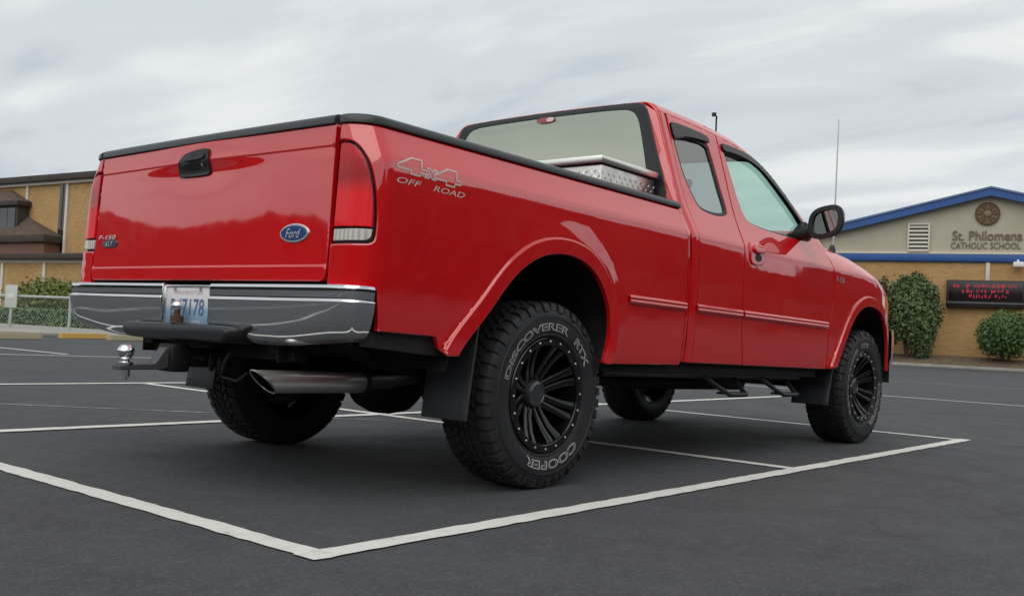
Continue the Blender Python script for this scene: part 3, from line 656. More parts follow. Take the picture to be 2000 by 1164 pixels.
# ------------------------------------------------------------------ wheels
TW = .135; RT = .388; CZ = .386
def wheel_meshes():
    prof = [(.236,-.112),(.244,-.124),(.272,-.134),(.312,-.1365),(.343,-.132),(.358,-.124),(.370,-.116),(.377,-.104),(.3785,-.06),(.379,0),(.3785,.06),(.377,.104),(.370,.116),(.358,.124),(.343,.132),(.312,.1365),(.272,.134),(.244,.124),(.236,.112)]
    sm = []
    for (a, b), (c, d) in zip(prof[:-1], prof[1:]): sm += [(a, b), ((a+c)/2, (b+d)/2)]
    prof2 = sm+[prof[-1]]
    bm = bmesh.new(); lathe(bm, prof2, (0, 0, 0), (0, 1, 0), 96)
    # raised sidewall rings
    for r0, h0 in ((.326, .1365), (.252, .1285)):
        for s in (-1, 1): lathe(bm, [(r0-.004, s*(h0-.002)), (r0-.002, s*(h0+.0015)), (r0+.002, s*(h0+.001)), (r0+.005, s*(h0-.004))], (0, 0, 0), (0, 1, 0), 96)
    me_t = bpy.data.meshes.new('tyre'); bmesh.ops.recalc_face_normals(bm, faces=bm.faces)
    # tread blocks
    def pt(a, r, h): return Vector((r*math.sin(a), h, r*math.cos(a)))
    def block(a0, a1, h0, h1, skew, rb=.372, rt_=RT, side=0):
        q = []
        for r, sh in ((rb, 0), (rt_, .0012)):
            da = sh/r
            q.append([bm.verts.new(pt(a0+da+skew*0, r, h0+(sh if h1 > h0 else -sh))), bm.verts.new(pt(a1-da, r, h0+(sh if h1 > h0 else -sh))), bm.verts.new(pt(a1-da+skew, r, h1-(sh if h1 > h0 else -sh))), bm.verts.new(pt(a0+da+skew, r, h1-(sh if h1 > h0 else -sh)))])
        b, t = q; bm.faces.new(t)
        for k in range(4): bm.faces.new((b[k], b[(k+1) % 4], t[(k+1) % 4], t[k]))
    n = 58
    for k in range(n):
        a = 2*math.pi*k/n; w = 2*math.pi/n
        for h0, h1, ph, sk in ((-.022, .0, 0, .35), (.004, .024, .5, -.35), (-.064, -.030, .25, .5), (.032, .066, .75, -.5)):
            z = .06*math.sin(k*2.1+h0*90)
            block(a+w*(ph+z), a+w*(ph+.74+z), h0, h1, sk*w)
    n = 46
    for k in range(n):
        a = 2*math.pi*k/n; w = 2*math.pi/n
        for s in (-1, 1):
            L = .1405 if k % 2 else .134
            a0, a1 = a+w*.1, a+w*.76; ring = []
            for r, h in ((.386, .073), (RT, .076), (RT-.001, .108), (.379, .124), (.362, L-.007), (.347 if k % 2 else .353, L-.004), (.345, .128)):
                ring.append((bm.verts.new(pt(a0+s*w*.15*(h-.073)/.06, r, s*h)), bm.verts.new(pt(a1+s*w*.15*(h-.073)/.06, r, s*h))))
            base = [(bm.verts.new(pt(a0+s*w*.15*(h-.073)/.06, r, s*h)), bm.verts.new(pt(a1+s*w*.15*(h-.073)/.06, r, s*h))) for r, h in ((.372, .073), (.372, .076), (.372, .105), (.366, .114), (.352, .122), (.342, .126), (.340, .126))]
            for i in range(len(ring)-1):
                bm.faces.new((ring[i][0], ring[i][1], ring[i+1][1], ring[i+1][0]))
                bm.faces.new((ring[i][0], ring[i+1][0], base[i+1][0], base[i][0])); bm.faces.new((ring[i][1], base[i][1], base[i+1][1], ring[i+1][1]))
            bm.faces.new((ring[0][0], base[0][0], base[0][1], ring[0][1]))
    bmesh.ops.recalc_face_normals(bm, faces=bm.faces); bm.to_mesh(me_t); bm.free(); me_t.shade_smooth(); me_t.set_sharp_from_angle(angle=math.radians(32)); me_t.materials.append(MT['rubber'])
    # white raised outline letters
    hr = lambda r: float(np.interp(r, [.236,.244,.272,.312,.343], [.112,.124,.134,.1365,.132]))
    def arc(s, a_start, a_end, r0, hgt, off, lift):
        V, Fc = fit_text(s, 1, hgt, offset=off); span = abs(a_end-a_start); out = []
        for v in V:
            a = a_start+(a_end-a_start)*(v[0]+.5); r = r0+v[1]; out.append((r*math.cos(a), -(hr(r)+lift), r*math.sin(a)))
        return out, Fc
    R_ = math.radians; words = []
    for s, a0, a1, r0, hg in (('DISCOVERER', 166, 65, .284, .031), ('RTX', 54, 26, .284, .031), ('COOPER', -46, -118, .288, .036)):
        LV, LF = arc(s, R_(a0), R_(a1), r0, hg, .03, .0016)
        sh = (a1-a0)*.008; KV, KF = arc(s, R_(a0+sh), R_(a1-sh), r0, hg*.78, -.014, .0022); words.append((LV, LF, KV, KF))
    def mk(name, V, Fc, m):
        me = bpy.data.meshes.new(name); me.from_pydata(V, [], Fc); me.update(); me.materials.append(m); return me
    me_l = [mk('letters', w[0], w[1], MT['rubberw']) for w in words]; me_k = [mk('letter_fill', w[2], w[3], MT['rubber']) for w in words]
    # rim
    bm = bmesh.new()
    lathe(bm, [(.238,-.118),(.2395,-.127),(.236,-.1305),(.222,-.131),(.209,-.130),(.205,-.126),(.203,-.10),(.196,-.05),(.190,.02),(.195,.09),(.238,.118)], (0, 0, 0), (0, 1, 0), 80)
    def pos(a, r, h, t): # t = tangential offset
        return Vector((r*math.cos(a)-t*math.sin(a), h, r*math.sin(a)+t*math.cos(a)))
    for k in range(8):
        for d in (-1, 1):
            a = 2*math.pi*(k+.5)/8
            stat = [(.045, -.046, d*.0150, .0125, .04), (.10, -.060, d*.0165, .0130, .045), (.155, -.084, d*.0200, .0140, .05), (.188, -.106, d*.0245, .0160, .045), (.204, -.116, d*.0290, .018, .03)]
            rings = [[bm.verts.new(pos(a, r, h, t-w)), bm.verts.new(pos(a, r, h-.004, t-w*.55)), bm.verts.new(pos(a, r, h-.004, t+w*.55)), bm.verts.new(pos(a, r, h, t+w)), bm.verts.new(pos(a, r, h+dp, t+w)), bm.verts.new(pos(a, r, h+dp, t-w))] for r, h, t, w, dp in stat]
            for A, B in zip(rings[:-1], rings[1:]):
                for j in range(6): bm.faces.new((A[j], A[(j+1) % 6], B[(j+1) % 6], B[j]))
    lathe(bm, [(.0,-.030),(.074,-.034),(.080,-.028),(.082,.02),(0,.02)], (0, 0, 0), (0, 1, 0), 40)
    bmesh.ops.recalc_face_normals(bm, faces=bm.faces); me_r = bpy.data.meshes.new('rim'); bm.to_mesh(me_r); bm.free(); me_r.shade_smooth(); me_r.set_sharp_from_angle(angle=math.radians(35)); me_r.materials.append(MT['gloss'])
    bm = bmesh.new(); lathe(bm, [(.058,-.028),(.058,-.062),(.053,-.073),(.042,-.079),(.040,-.076),(.014,-.079),(0,-.079)], (0, 0, 0), (0, 1, 0), 36)
    for k in range(6):
        a = 2*math.pi*k/6+.2; c = pos(a, .066, 0, 0); lathe(bm, [(.010,-.028),(.010,-.050),(.006,-.054),(0,-.054)], c, (0, 1, 0), 10)
    bmesh.ops.recalc_face_normals(bm, faces=bm.faces); me_h = bpy.data.meshes.new('hub_cap'); bm.to_mesh(me_h); bm.free(); me_h.shade_smooth(); me_h.set_sharp_from_angle(angle=math.radians(35)); me_h.materials.append(mat('hub_satin', (.11, .112, .12), .28, .7))
    bm = bmesh.new()
    for k in range(20): c = pos(2*math.pi*k/20+math.pi/2, .2225, 0, 0); lathe(bm, [(.0048,-.129),(.0048,-.1335),(.003,-.1350),(0,-.1350)], c, (0, 1, 0), 8)
    bmesh.ops.recalc_face_normals(bm, faces=bm.faces); me_b = bpy.data.meshes.new('rim_bolts'); bm.to_mesh(me_b); bm.free(); me_b.materials.append(mat('bolt_steel', (.75, .75, .76), .3, .8))
    bm = bmesh.new(); lathe(bm, [(0,.005),(.187,.005),(.187,.03),(.10,.034),(.10,.09),(0,.09)], (0, 0, 0), (0, 1, 0), 40)
    bmesh.ops.recalc_face_normals(bm, faces=bm.faces); me_d = bpy.data.meshes.new('brake_disc'); bm.to_mesh(me_d); bm.free(); me_d.shade_smooth(); me_d.set_sharp_from_angle(angle=math.radians(35)); me_d.materials.append(mat('brake_steel', (.09, .085, .08), .45, .8))
    return me_t, me_l, me_k, me_r, me_h, me_b, me_d
def build_wheels(T):
    me_t, me_l, me_k, me_r, me_h, me_b, me_d = wheel_meshes()
    for x, s, rot in ((0, -1, .10), (3.52, -1, .75), (0, 1, .4), (3.52, 1, 1.1)):
        w = bpy.data.objects.new('wheel', me_r); COL.objects.link(w); w.parent = T; w.location = (x, s*(.972-.1365), CZ)
        w.rotation_euler = (0, 0, math.pi if s > 0 else 0)
        steer = .0
        if x > 1: w.rotation_euler[2] += steer
        for nm, me in (('tyre', me_t), *[('tyre_lettering', q) for q in me_l], *[('letter_centres', q) for q in me_k], ('hub_cap', me_h), ('rim_bolts', me_b), ('brake_disc', me_d)):
            c = bpy.data.objects.new(nm, me); COL.objects.link(c); c.parent = w
            if x > 1: c.rotation_euler = (0, -.9, 0)
            if nm == 'rim_bolts': tag(c, kind='stuff')
build_wheels(TRUCK)

# ------------------------------------------------------------------ bumper, hitch, exhaust, chassis, mirrors, cab fittings
def grid(name, G, m, parent, angle=40, close_ends=False):
    """G[i][j] points -> quad sheet"""
    n, k = len(G), len(G[0]); V = rk([p for r in G for p in r]); Fc = [(i*k+j, i*k+j+1, (i+1)*k+j+1, (i+1)*k+j) for i in range(n-1) for j in range(k-1)]
    o = pyobj(name, V, Fc, m, parent, angle=angle)
    bm = bmesh.new(); bm.from_mesh(o.data); bmesh.ops.recalc_face_normals(bm, faces=bm.faces); bm.to_mesh(o.data); bm.free(); return o
def build_fittings(T):
    bp = empty_mesh = None
    # ---- rear bumper: centre carrier with plate pocket; chrome wings; step pad
    bm = bmesh.new(); box(bm, -1.080, -1.05, -.19, .19, .55, .742, .004)
    for v in bm.verts: v.co = rkv(v.co)
    BP = bmobj('rear_bumper', bm, MT['black'], T, 35)
    plan = chaik([(-1.108,.168),(-1.112,.40),(-1.114,.66),(-1.114,.82),(-1.110,.915),(-1.092,.968),(-1.055,.990),(-1.010,.993)], 3)
    sec = [(-.08,.752),(-.012,.752),(-.004,.750),(0,.744),(.0005,.736),(-.0005,.720),(-.0025,.703),(-.002,.6995),(.003,.6975),(.0045,.694),(.004,.685),(.0015,.66),(-.002,.635),(-.006,.610),(-.011,.588),(-.019,.567),(-.030,.550),(-.046,.538),(-.07,.530)]
    sec2 = []
    for (a, b), (c, d) in zip(sec[:-1], sec[1:]): sec2 += [(a, b), ((a+c)/2, (b+d)/2)]
    sec2.append(sec[-1])
    for s in (-1, 1):
        G = []
        for i, (x, y) in enumerate(plan):
            a, b = plan[max(i-1, 0)], plan[min(i+1, len(plan)-1)]; t = np.array(b)-np.array(a); t /= np.linalg.norm(t); nx, ny = -t[1], t[0]
            row = []
            for o, z in sec2:
                lift = .030*sst(.62, .98, y)*sst(.68, .53, z) if False else .034*float(sst(.55, 1.0, np.array(y)))*(1-float(sst(.54, .72, np.array(z))))
                # notch next to the step pad: lower face climbs towards the centre
                notch = float(1-sst(.27, .42, np.array(y)))*max(0, .596-z)
                row.append((x+nx*o*1.0, s*(y+ny*o), z+lift+notch))
            G.append(row)
        w = grid('chrome_wing', G, MT['chrome'], BP)
        sol = w.modifiers.new('s', 'SOLIDIFY'); sol.thickness = .004; sol.offset = -1
        # inner return of the wing into the plate pocket
        rake(boxo('pocket_side', -1.104, -1.06, *sorted((s*.166, s*.1715)), .612, .747, MT['chrome'], BP, .001))
    # step pad
    pad = chaik([(-.32,.594),(.32,.594),(.365,.588),(.375,.565),(.355,.535),(.31,.527),(-.31,.527),(-.355,.535),(-.375,.565),(-.365,.588)], 2, True)
    pc = pad.mean(0); bm = bmesh.new(); rings = []
    for x, d in ((-1.02, 0), (-1.135, 0), (-1.146, .0015), (-1.153, .005), (-1.158, .010), (-1.160, .016)):
        hx, hz = .40, .046; rings.append([bm.verts.new(rkv((x, (p[0]-pc[0])*(1-d/hx)+pc[0], (p[1]-pc[1])*(1-d/hz)+pc[1]))) for p in pad])
    for A, B in zip(rings[:-1], rings[1:]):
        for k in range(len(pad)): bm.faces.new((A[k], A[(k+1) % len(pad)], B[(k+1) % len(pad)], B[k]))
    bm.faces.new(rings[-1])
    bmobj('step_pad', bm, MT['black'], BP, 40)
    # small tow ball on the step
    tb = bmesh.new(); lathe(tb, [(0,.595),(.026,.595),(.026,.622),(.013,.624),(.012,.642)], (-1.135, 0, 0), (0, 0, 1), 16)
    for v in tb.verts: v.co = rkv(v.co)
    t_ = bmobj('tow_ball', tb, mat('rusty_steel', (.10, .055, .035), .8, .3), BP, 40)
    tb = bmesh.new(); lathe(tb, [(.012,.640),(.019,.645),(.024,.655),(.024,.664),(.018,.675),(.008,.680),(0,.680)], (-1.135, 0, 0), (0, 0, 1), 16)
    for v in tb.verts: v.co = rkv(v.co)
    bmobj('ball_top', tb, MT['silver'], t_, 60)
    # licence plate: frame, sheet, printed band, characters, bolts
    xp = -1.093
    pm = mat('plate_sheet', (.70, .70, .71), .35, coat=.3); n = NB(pm); sx = n.N.new('ShaderNodeSeparateXYZ'); n.L.new(n.tc.outputs['Object'], sx.inputs[0])
    nz = n.noise(14, 3); hz = n.math('ADD', sx.outputs[2], n.math('MULTIPLY', n.math('SUBTRACT', nz, .5), .05))
    n.col(n.ramp(hz, (.60, (.20, .33, .50)), (.66, (.30, .46, .62)), (.685, (.66, .68, .70)), (.72, (.72, .70, .71))))
    PL = rake(boxo('license_plate', xp, xp+.003, -.152, .152, .588, .738, pm, BP, .0008))
    bm = bmesh.new()
    for b in ((-.163, .163, .737, .745), (-.163, .163, .581, .589), (-.163, -.151, .589, .737), (.151, .163, .589, .737)): box(bm, xp-.005, xp+.004, *b, .001)
    for v in bm.verts: v.co = rkv(v.co)
    bmobj('plate_frame', bm, MT['silver'], PL, 30)
    for s_, w_, h_, zc, mm in (('B47178', .235, .066, .658, mat('plate_navy', (.09, .15, .27), .5)), ('WASHINGTON', .20, .016, .716, mat('plate_red', (.60, .45, .46), .5)), ('EVERGREEN STATE', .19, .010, .602, MT['white'])):
        V, Fc = fit_text(s_, w_, h_, offset=.01 if s_[0] == 'B' else 0); pyobj('plate_lettering', rk([(xp-.0012, -v[0], zc+v[1]) for v in V]), Fc, mm, PL)
    for y in (-.09, .09):
        bm = bmesh.new(); lathe(bm, [(0,-.006),(.006,-.006),(.007,-.002),(.007,0)], rkv((xp, y, .729)), (1, 0, 0), 10); bmobj('plate_bolt', bm, MT['silver'], PL, 40)
    # dark gap panel between bumper and tailgate
    rake(boxo('bumper_gap_panel', -1.04, -1.03, -.93, .93, .62, .775, MT['frame'], BP))
    # ---- receiver hitch and ball mount
    bm = bmesh.new(); box(bm, -.96, -.89, -.52, .52, .475, .535, .008); box(bm, -1.13, -.90, -.038, .038, .425, .500, .006); box(bm, -1.175, -1.095, -.056, .056, .405, .512, .010)
    for s in (-1, 1): box(bm, -1.0, -.86, s*.47-.006, s*.47+.006, .47, .62, .003)
    for v in bm.verts: v.co = rkv(v.co)
    H = bmobj('receiver_hitch', bm, MT['frame'], T, 35)
    for y, z in ((-.10, .452), (.09, .452), (-.16, .44)): tubeo('chain_loop', [rkv((-1.03+.018*math.cos(a), y+.016*math.cos(a), z+.034*math.sin(a))) for a in np.linspace(0, 2*math.pi, 16, endpoint=False)], .0065, MT['frame'], H, 6, True)
    tubeo('hitch_pin', [rkv((-1.06, y, .462)) for y in (-.085, .08)], .008, MT['silver'], H, 8)
    tubeo('wiring_plug', [rkv(p) for p in ((-1.04,-.24,.50),(-1.06,-.235,.46),(-1.05,-.20,.40),(-1.02,-.26,.385),(-1.0,-.3,.42))], .008, MT['frame'], H, 8)
    bm = bmesh.new(); prism(bm, [(-1.14,.498),(-1.14,.430),(-1.20,.412),(-1.37,.408),(-1.37,.425),(-1.225,.430),(-1.185,.498)], -.028, .028, lambda a, b, t: rkv((a, t, b)))
    bmesh.ops.bevel(bm, geom=bm.edges[:], offset=.003, segments=1, affect='EDGES')
    BM = bmobj('ball_mount', bm, mat('worn_grey_steel', (.09, .09, .10), .5, .4), T, 30)
    latheo('trailer_ball', [(0,.368),(.011,.370),(.011,.380),(.020,.382),(.020,.405),(.021,.425),(.030,.427),(.030,.436),(.016,.440),(.016,.448),(.024,.454),(.031,.468),(.031,.482),(.024,.496),(.012,.503),(0,.504)], rkv((-1.328, 0, 0)), (0, 0, 1), MT['chrome'], BM, 24, angle=50)
    # ---- exhaust
    ex = tubeo('exhaust_pipe', [rkv(p) for p in ((-.64,-.50,.405),(-.45,-.50,.41),(-.30,-.52,.44),(-.15,-.56,.52),(.1,-.55,.58),(.5,-.40,.47),(1.6,-.30,.40),(2.6,-.25,.42))], .032, MT['frame'], T, 14)
    bm = bmesh.new(); n_ = 32
    rings = []
    for x, r, slant in ((-.60,.036,0),(-.615,.0405,0),(-.70,.041,0),(-.98,.0415,0),(-1.075,.042,.05),(-1.077,.0395,.05)):
        rings.append([bm.verts.new(rkv((x+slant*math.sin(a)*-1, -.50+r*math.cos(a), .400+r*math.sin(a)))) for a in np.linspace(0, 2*math.pi, n_, endpoint=False)])
    for A, B in zip(rings[:-1], rings[1:]):
        for k in range(n_): bm.faces.new((A[k], A[(k+1) % n_], B[(k+1) % n_], B[k]))
    tip = bmobj('exhaust_tip', bm, MT['steel'], ex, 35); tip.parent = ex
    bm = bmesh.new(); rings = []
    for x, r, slant in ((-1.0765,.0393,.05),(-1.055,.038,.05),(-.90,.037,0),(-.80,.002,0)): rings.append([bm.verts.new(rkv((x-slant*math.sin(a), -.50+r*math.cos(a), .400+r*math.sin(a)))) for a in np.linspace(0, 2*math.pi, n_, endpoint=False)])
    for A, B in zip(rings[:-1], rings[1:]):
        for k in range(n_): bm.faces.new((A[k], A[(k+1) % n_], B[(k+1) % n_], B[k]))
    bmobj('tip_bore', bm, mat('soot', (.006, .006, .006), .9, spec=.1), ex, 35)
    tubeo('tip_rim', [rkv((-1.076-.05*math.sin(a), -.50+.0408*math.cos(a), .400+.0408*math.sin(a))) for a in np.linspace(0, 2*math.pi, 32, endpoint=False)], .0035, MT['silver'], ex, 6, True)
    tubeo('bare_pipe', [rkv((-.60,-.50,.405)), rkv((-.46,-.50,.41)), rkv((-.33,-.515,.435))], .0335, mat('dull_pipe', (.20, .19, .185), .45, .9), ex, 14)
    tubeo('pipe_clamp', [rkv((-.60, -.50+.041*math.cos(a), .402+.041*math.sin(a))) for a in np.linspace(0, 2*math.pi, 20, endpoint=False)], .009, MT['frame'], ex, 8, True)
    tubeo('pipe_hanger', [rkv((-.60, -.50, .445)), rkv((-.60, -.47, .52)), rkv((-.62, -.45, .58))], .007, MT['frame'], ex, 6)
    # ---- chassis: rails, axle, differential, springs, shocks, floor, tank, crossmembers
    for s in (-1, 1):
        o = rake(boxo('frame_rail', -1.0, 4.25, *sorted((s*.40, s*.47)), .50, .62, MT['frame'], T, .01))
        bm = bmesh.new(); tube(bm, [rkv((x, s*.53, z)) for x, z in ((-.82,.56),(-.6,.49),(-.3,.445),(0,.43),(.3,.45),(.62,.52))], .03, 8); bmobj('leaf_spring', bm, MT['frame'], T, 40)
        tubeo('shock_absorber', [(-.12, s*.40, .33), (-.28, s*.40, .62)], .03, MT['frame'], T, 10)
        # mud flaps: rear and front
        for x0, yi, yo_, zb, zt in ((-.475, .715, .955, .285, .70), (2.965, .70, .95, .315, .56)):
            G = []
            for z in np.linspace(zb, zt, 10):
                t = (z-zb)/(zt-zb); xx = x0+.025*math.sin(t*1.5)-.04*t*t*(1 if x0 < 1 else -1)+ (.06*t*t if x0 < 1 else 0)
                G.append([(xx-.035*((q-.5)*2)**2*(-1)*0+ .02*math.cos(q*math.pi)*0, s*(yi+(yo_-yi)*q), z) for q in np.linspace(0, 1, 8)])
            fl = grid('mud_flap', G, MT['flap'], T); so = fl.modifiers.new('s', 'SOLIDIFY'); so.thickness = .012; so.offset = 0; bv = fl.modifiers.new('b', 'BEVEL'); bv.width = .004; bv.segments = 2
    tubeo('rear_axle', [(0, -.76, CZ), (0, .76, CZ)], .045, MT['frame'], T, 14)
    latheo('differential', [(0,-.19),(.06,-.185),(.12,-.15),(.150,-.08),(.158,0),(.150,.08),(.12,.13),(.07,.17),(.05,.30),(0,.30)], (0, 0, CZ-.005), (1, 0, 0), MT['frame'], T, 28)
    tubeo('front_axle', [(3.52, -.76, CZ), (3.52, .76, CZ)], .035, MT['frame'], T, 12)
    tubeo('drive_shaft', [(.25, 0, .39), (2.0, .05, .44)], .045, MT['frame'], T, 12)
    rake(boxo('cab_floor', 1.06, 2.85, -.93, .93, .54, .60, MT['frame'], T, .01)); rake(boxo('transmission', 1.9, 3.3, -.22, .22, .36, .60, MT['frame'], T, .05))
    rake(boxo('fuel_tank', .55, 1.75, .44, .80, .40, .58, MT['frame'], T, .05)); rake(boxo('engine_block', 3.05, 4.1, -.38, .38, .42, 1.0, MT['frame'], T, .05))
    for x in (.55, 1.75, 2.9, 4.1): rake(boxo('crossmember', x-.05, x+.05, -.42, .42, .47, .56, MT['frame'], T, .015))
    # hoop side steps
    for s in (-1, 1):
        b = tubeo('side_step', [rkv((x, s*.84, .49)) for x in (.55, 1.2, 2.0, 2.72)], .026, MT['black'], T, 10)
        for x0 in (1.47, 2.14):
            h = tubeo('step_hoop', [rkv(p) for p in ((x0+.03, s*.85, .48), (x0+.11, s*.915, .415), (x0+.17, s*.94, .385), (x0+.36, s*.94, .385), (x0+.38, s*.915, .40), (x0+.39, s*.85, .47))], .014, MT['black'], b, 8)
            rake(boxo('step_tread', x0+.15, x0+.39, *sorted((s*.87, s*.945)), .384, .396, MT['black'], b, .004))
    # ---- door mirrors
    for s in (-1, 1):
        c = Vector((2.45, s*1.105, 1.425))
        bm = bmesh.new(); n1, n2 = 20, 28; G = []
        def sup(a): return math.copysign(abs(math.cos(a))**.72, math.cos(a)), math.copysign(abs(math.sin(a))**.72, math.sin(a))
        for i in range(n1+1):
            t = i/n1; rr_ = math.sqrt(max(0, 1-t**2.6)); xx = .11*t
            G.append([(c.x+xx-.02, c.y+s*(.108*sup(a)[0]*(rr_*.92+.08*(1-t)))+s*.0, c.z+(.098*sup(a)[1])*(rr_*.92+.08*(1-t))+.018*sup(a)[0]*(1)) for a in np.linspace(0, 2*math.pi, n2)])
        m_ = grid('door_mirror', G, MT['black'], T)
        ang = np.linspace(0, 2*math.pi, n2)[:-1]
        ring = lambda k, x: [rkv((c.x+x, c.y+s*.108*k*sup(a)[0], c.z+.098*k*sup(a)[1]+.018*k*sup(a)[0])) for a in ang]
        bm = bmesh.new(); A = [bm.verts.new(p) for p in ring(.995, -.02)]; B = [bm.verts.new(p) for p in ring(.97, -.028)]; Cc = [bm.verts.new(p) for p in ring(.72, -.030)]; D = [bm.verts.new(p) for p in ring(.70, -.012)]
        for P_, Q_ in ((A, B), (B, Cc), (Cc, D)):
            for k in range(len(ang)): bm.faces.new((P_[k], P_[(k+1) % len(ang)], Q_[(k+1) % len(ang)], Q_[k]))
        bmobj('mirror_rim', bm, MT['black'], m_, 40)
        pyobj('mirror_glass', ring(.705, -.014), [tuple(range(len(ang)))[::1]], MT['mirror'], m_)
        bm = bmesh.new(); prism(bm, [(2.47,1.345),(2.52,1.335),(2.66,1.335),(2.655,1.375),(2.60,1.455),(2.585,1.45),(2.53,1.39),(2.48,1.375)], s*.865, s*.925, lambda a, b, t: rkv((a, t, b))); bmesh.ops.bevel(bm, geom=bm.edges[:], offset=.01, segments=2, affect='EDGES'); bmobj('mirror_sail', bm, MT['black'], m_, 35)
        bm = bmesh.new(); tube(bm, [rkv((2.50, s*.90, 1.362)), rkv((2.48, s*.97, 1.366)), rkv((2.47, s*1.03, 1.385))], [.038, .036, .045], 10); bmobj('mirror_arm', bm, MT['black'], m_, 50)
    # ---- aerials
    A = tubeo('radio_aerial', [rkv((3.15, -.865, z)) for z in (1.32, 1.7, 2.22)], [.006, .005, .0035], mat('aerial_steel', (.55, .56, .58), .35, .6), T, 6)
    latheo('aerial_base', [(0,1.375),(.012,1.372),(.022,1.345),(.024,1.315)], rkv((3.15, -.865, 0)), (0, 0, 1), MT['black'], A, 12)
    A = tubeo('roof_aerial', [rkv((2.0, -.58, z)) for z in (1.87, 2.025)], .0055, MT['black'], T, 6)
    latheo('aerial_knob', [(0,2.04),(.014,2.038),(.014,2.018),(0,2.016)], rkv((2.0, -.58, 0)), (0, 0, 1), MT['black'], A, 10)
    # ---- cab interior
    for s in (-1, 1):
        for x0, w in ((2.0, .27), ):
            S = rake(boxo('seat', x0-.05, x0+.48, s*.36-.26, s*.36+.26, .88, 1.02, MT['seat'], T, .05))
            bk = bmesh.new(); box(bk, x0-.14, x0, s*.36-.25, s*.36+.25, .98, 1.43, .05)
            for v in bk.verts: v.co.x -= .22*(v.co.z-.98); v.co = rkv(v.co)
            bmobj('seat_back', bk, MT['seat'], S, 40)
            bk = bmesh.new(); box(bk, x0-.225, x0-.125, s*.36-.12, s*.36+.12, 1.44, 1.53, .035)
            for v in bk.verts: v.co = rkv(v.co)
            bmobj('head_rest', bk, MT['seat'], S, 40)
    rake(boxo('rear_bench', 1.22, 1.60, -.68, .68, .85, 1.0, MT['seat'], T, .05)); rake(boxo('bench_back', 1.13, 1.24, -.68, .68, .95, 1.32, MT['seat'], T, .04))
    for s in (-1, 1): rake(boxo('door_trim', 1.16, 2.82, *sorted((s*.84, s*.87)), .62, 1.325, MT['grey_trim'], T, .01))
    rake(boxo('back_trim', 1.09, 1.11, -.78, .78, .62, 1.30, MT['grey_trim'], T, .005))
    rake(boxo('dashboard', 2.62, 3.0, -.80, .80, .95, 1.33, MT['seat'], T, .06))
    tubeo('steering_wheel', [rkv((2.52+.06*math.sin(a), .36+.19*math.cos(a), 1.24+.17*math.sin(a))) for a in np.linspace(0, 2*math.pi, 28, endpoint=False)], .014, MT['seal'], T, 8, True)
    def roof_in(u, v): return 0*u-.035
    panel('headliner', [[(1.22,-.62),(2.25,-.64),(2.29,0),(2.25,.64),(1.22,.62)]], F_cab, ray_top, MT['grey_trim'], T, step=.1, rim=0, flange=0, off=roof_in, both=('R',))
    tubeo('inside_mirror', [rkv((2.52, -.12, 1.73)), rkv((2.52, .12, 1.73))], .03, MT['seal'], T, 8)
    # ---- front end: grille, headlights, bumper
    g = rake(boxo('grille', 4.34, 4.42, -.50, .50, .80, 1.03, MT['chrome'], T, .03))
    for k in range(4): rake(boxo('grille_bar', 4.415, 4.435, -.46, .46, .825+.05*k, .845+.05*k, MT['gloss'], g, .004))
    for s in (-1, 1): rake(boxo('headlight', 4.12, 4.34, *sorted((s*.53, s*.80)), .82, 1.02, MT['lens_clear'], T, .04))
    G = []
    for x, y in chaik([(4.04,-.965),(4.16,-.945),(4.30,-.87),(4.40,-.5),(4.43,0),(4.40,.5),(4.30,.87),(4.16,.945),(4.04,.965)], 2): G.append([(x+o, y, z) for o, z in ((-.06,.86),(-.005,.855),(0,.84),(.01,.78),(.005,.66),(-.03,.60),(-.08,.58))])
    w = grid('front_bumper', G, MT['chrome'], T)
build_fittings(TRUCK)

# ------------------------------------------------------------------ toolbox lying across the bed
def toolbox():
    T = empty('toolbox', (0, 0, 0)); tag(T, 'diamond plate aluminium toolbox lying across the truck bed behind the cab', 'toolbox')
    x0, x1, y0, y1 = .565, 1.035, -.775, .775
    o = rake(boxo('box_body', x0, x1, y0, y1, 1.02, 1.464, MT['alu'], T, .004)); rake(boxo('lid', x0-.022, x1+.01, y0-.016, y1+.016, 1.472, 1.504, MT['alu2'], T, .003))
    rake(boxo('lid_shadow_gap', x0+.004, x1-.004, y0+.004, y1-.004, 1.460, 1.472, MT['seal'], T, 0))
    bm = bmesh.new()
    def loz(c, a, b, n, ang):   # raised lozenge on a face: c centre, a/b in-plane axes
        d = a*math.cos(ang)+b*math.sin(ang); e = a*-math.sin(ang)+b*math.cos(ang)
        q = [c+d*.0125, c+e*.0036, c-d*.0125, c-e*.0036]; t = bm.verts.new(rkv(c+n*.0022)); vs = [bm.verts.new(rkv(p)) for p in q]
        for k in range(4): bm.faces.new((vs[k], vs[(k+1) % 4], t))
    def cover(o_, a, b, n, la, lb):
        i = 0; st = .024
        for u in np.arange(st*.5, la, st):
            for j, v in enumerate(np.arange(st*.5, lb, st)): loz(o_+a*u+b*v, a, b, n, (.785 if (i+j) % 2 else -.785))
            i += 1
    X, Y, Z = Vector((1, 0, 0)), Vector((0, 1, 0)), Vector((0, 0, 1))
    cover(Vector((x0, y0-.0003, 1.27)), X, Z, -Y, x1-x0, .18); cover(Vector((x0-.0003, y0, 1.30)), Y, Z, -X, y1-y0, .15)
    tag(bmobj('diamond_tread', bm, MT['alu2'], T), kind='stuff')
toolbox()
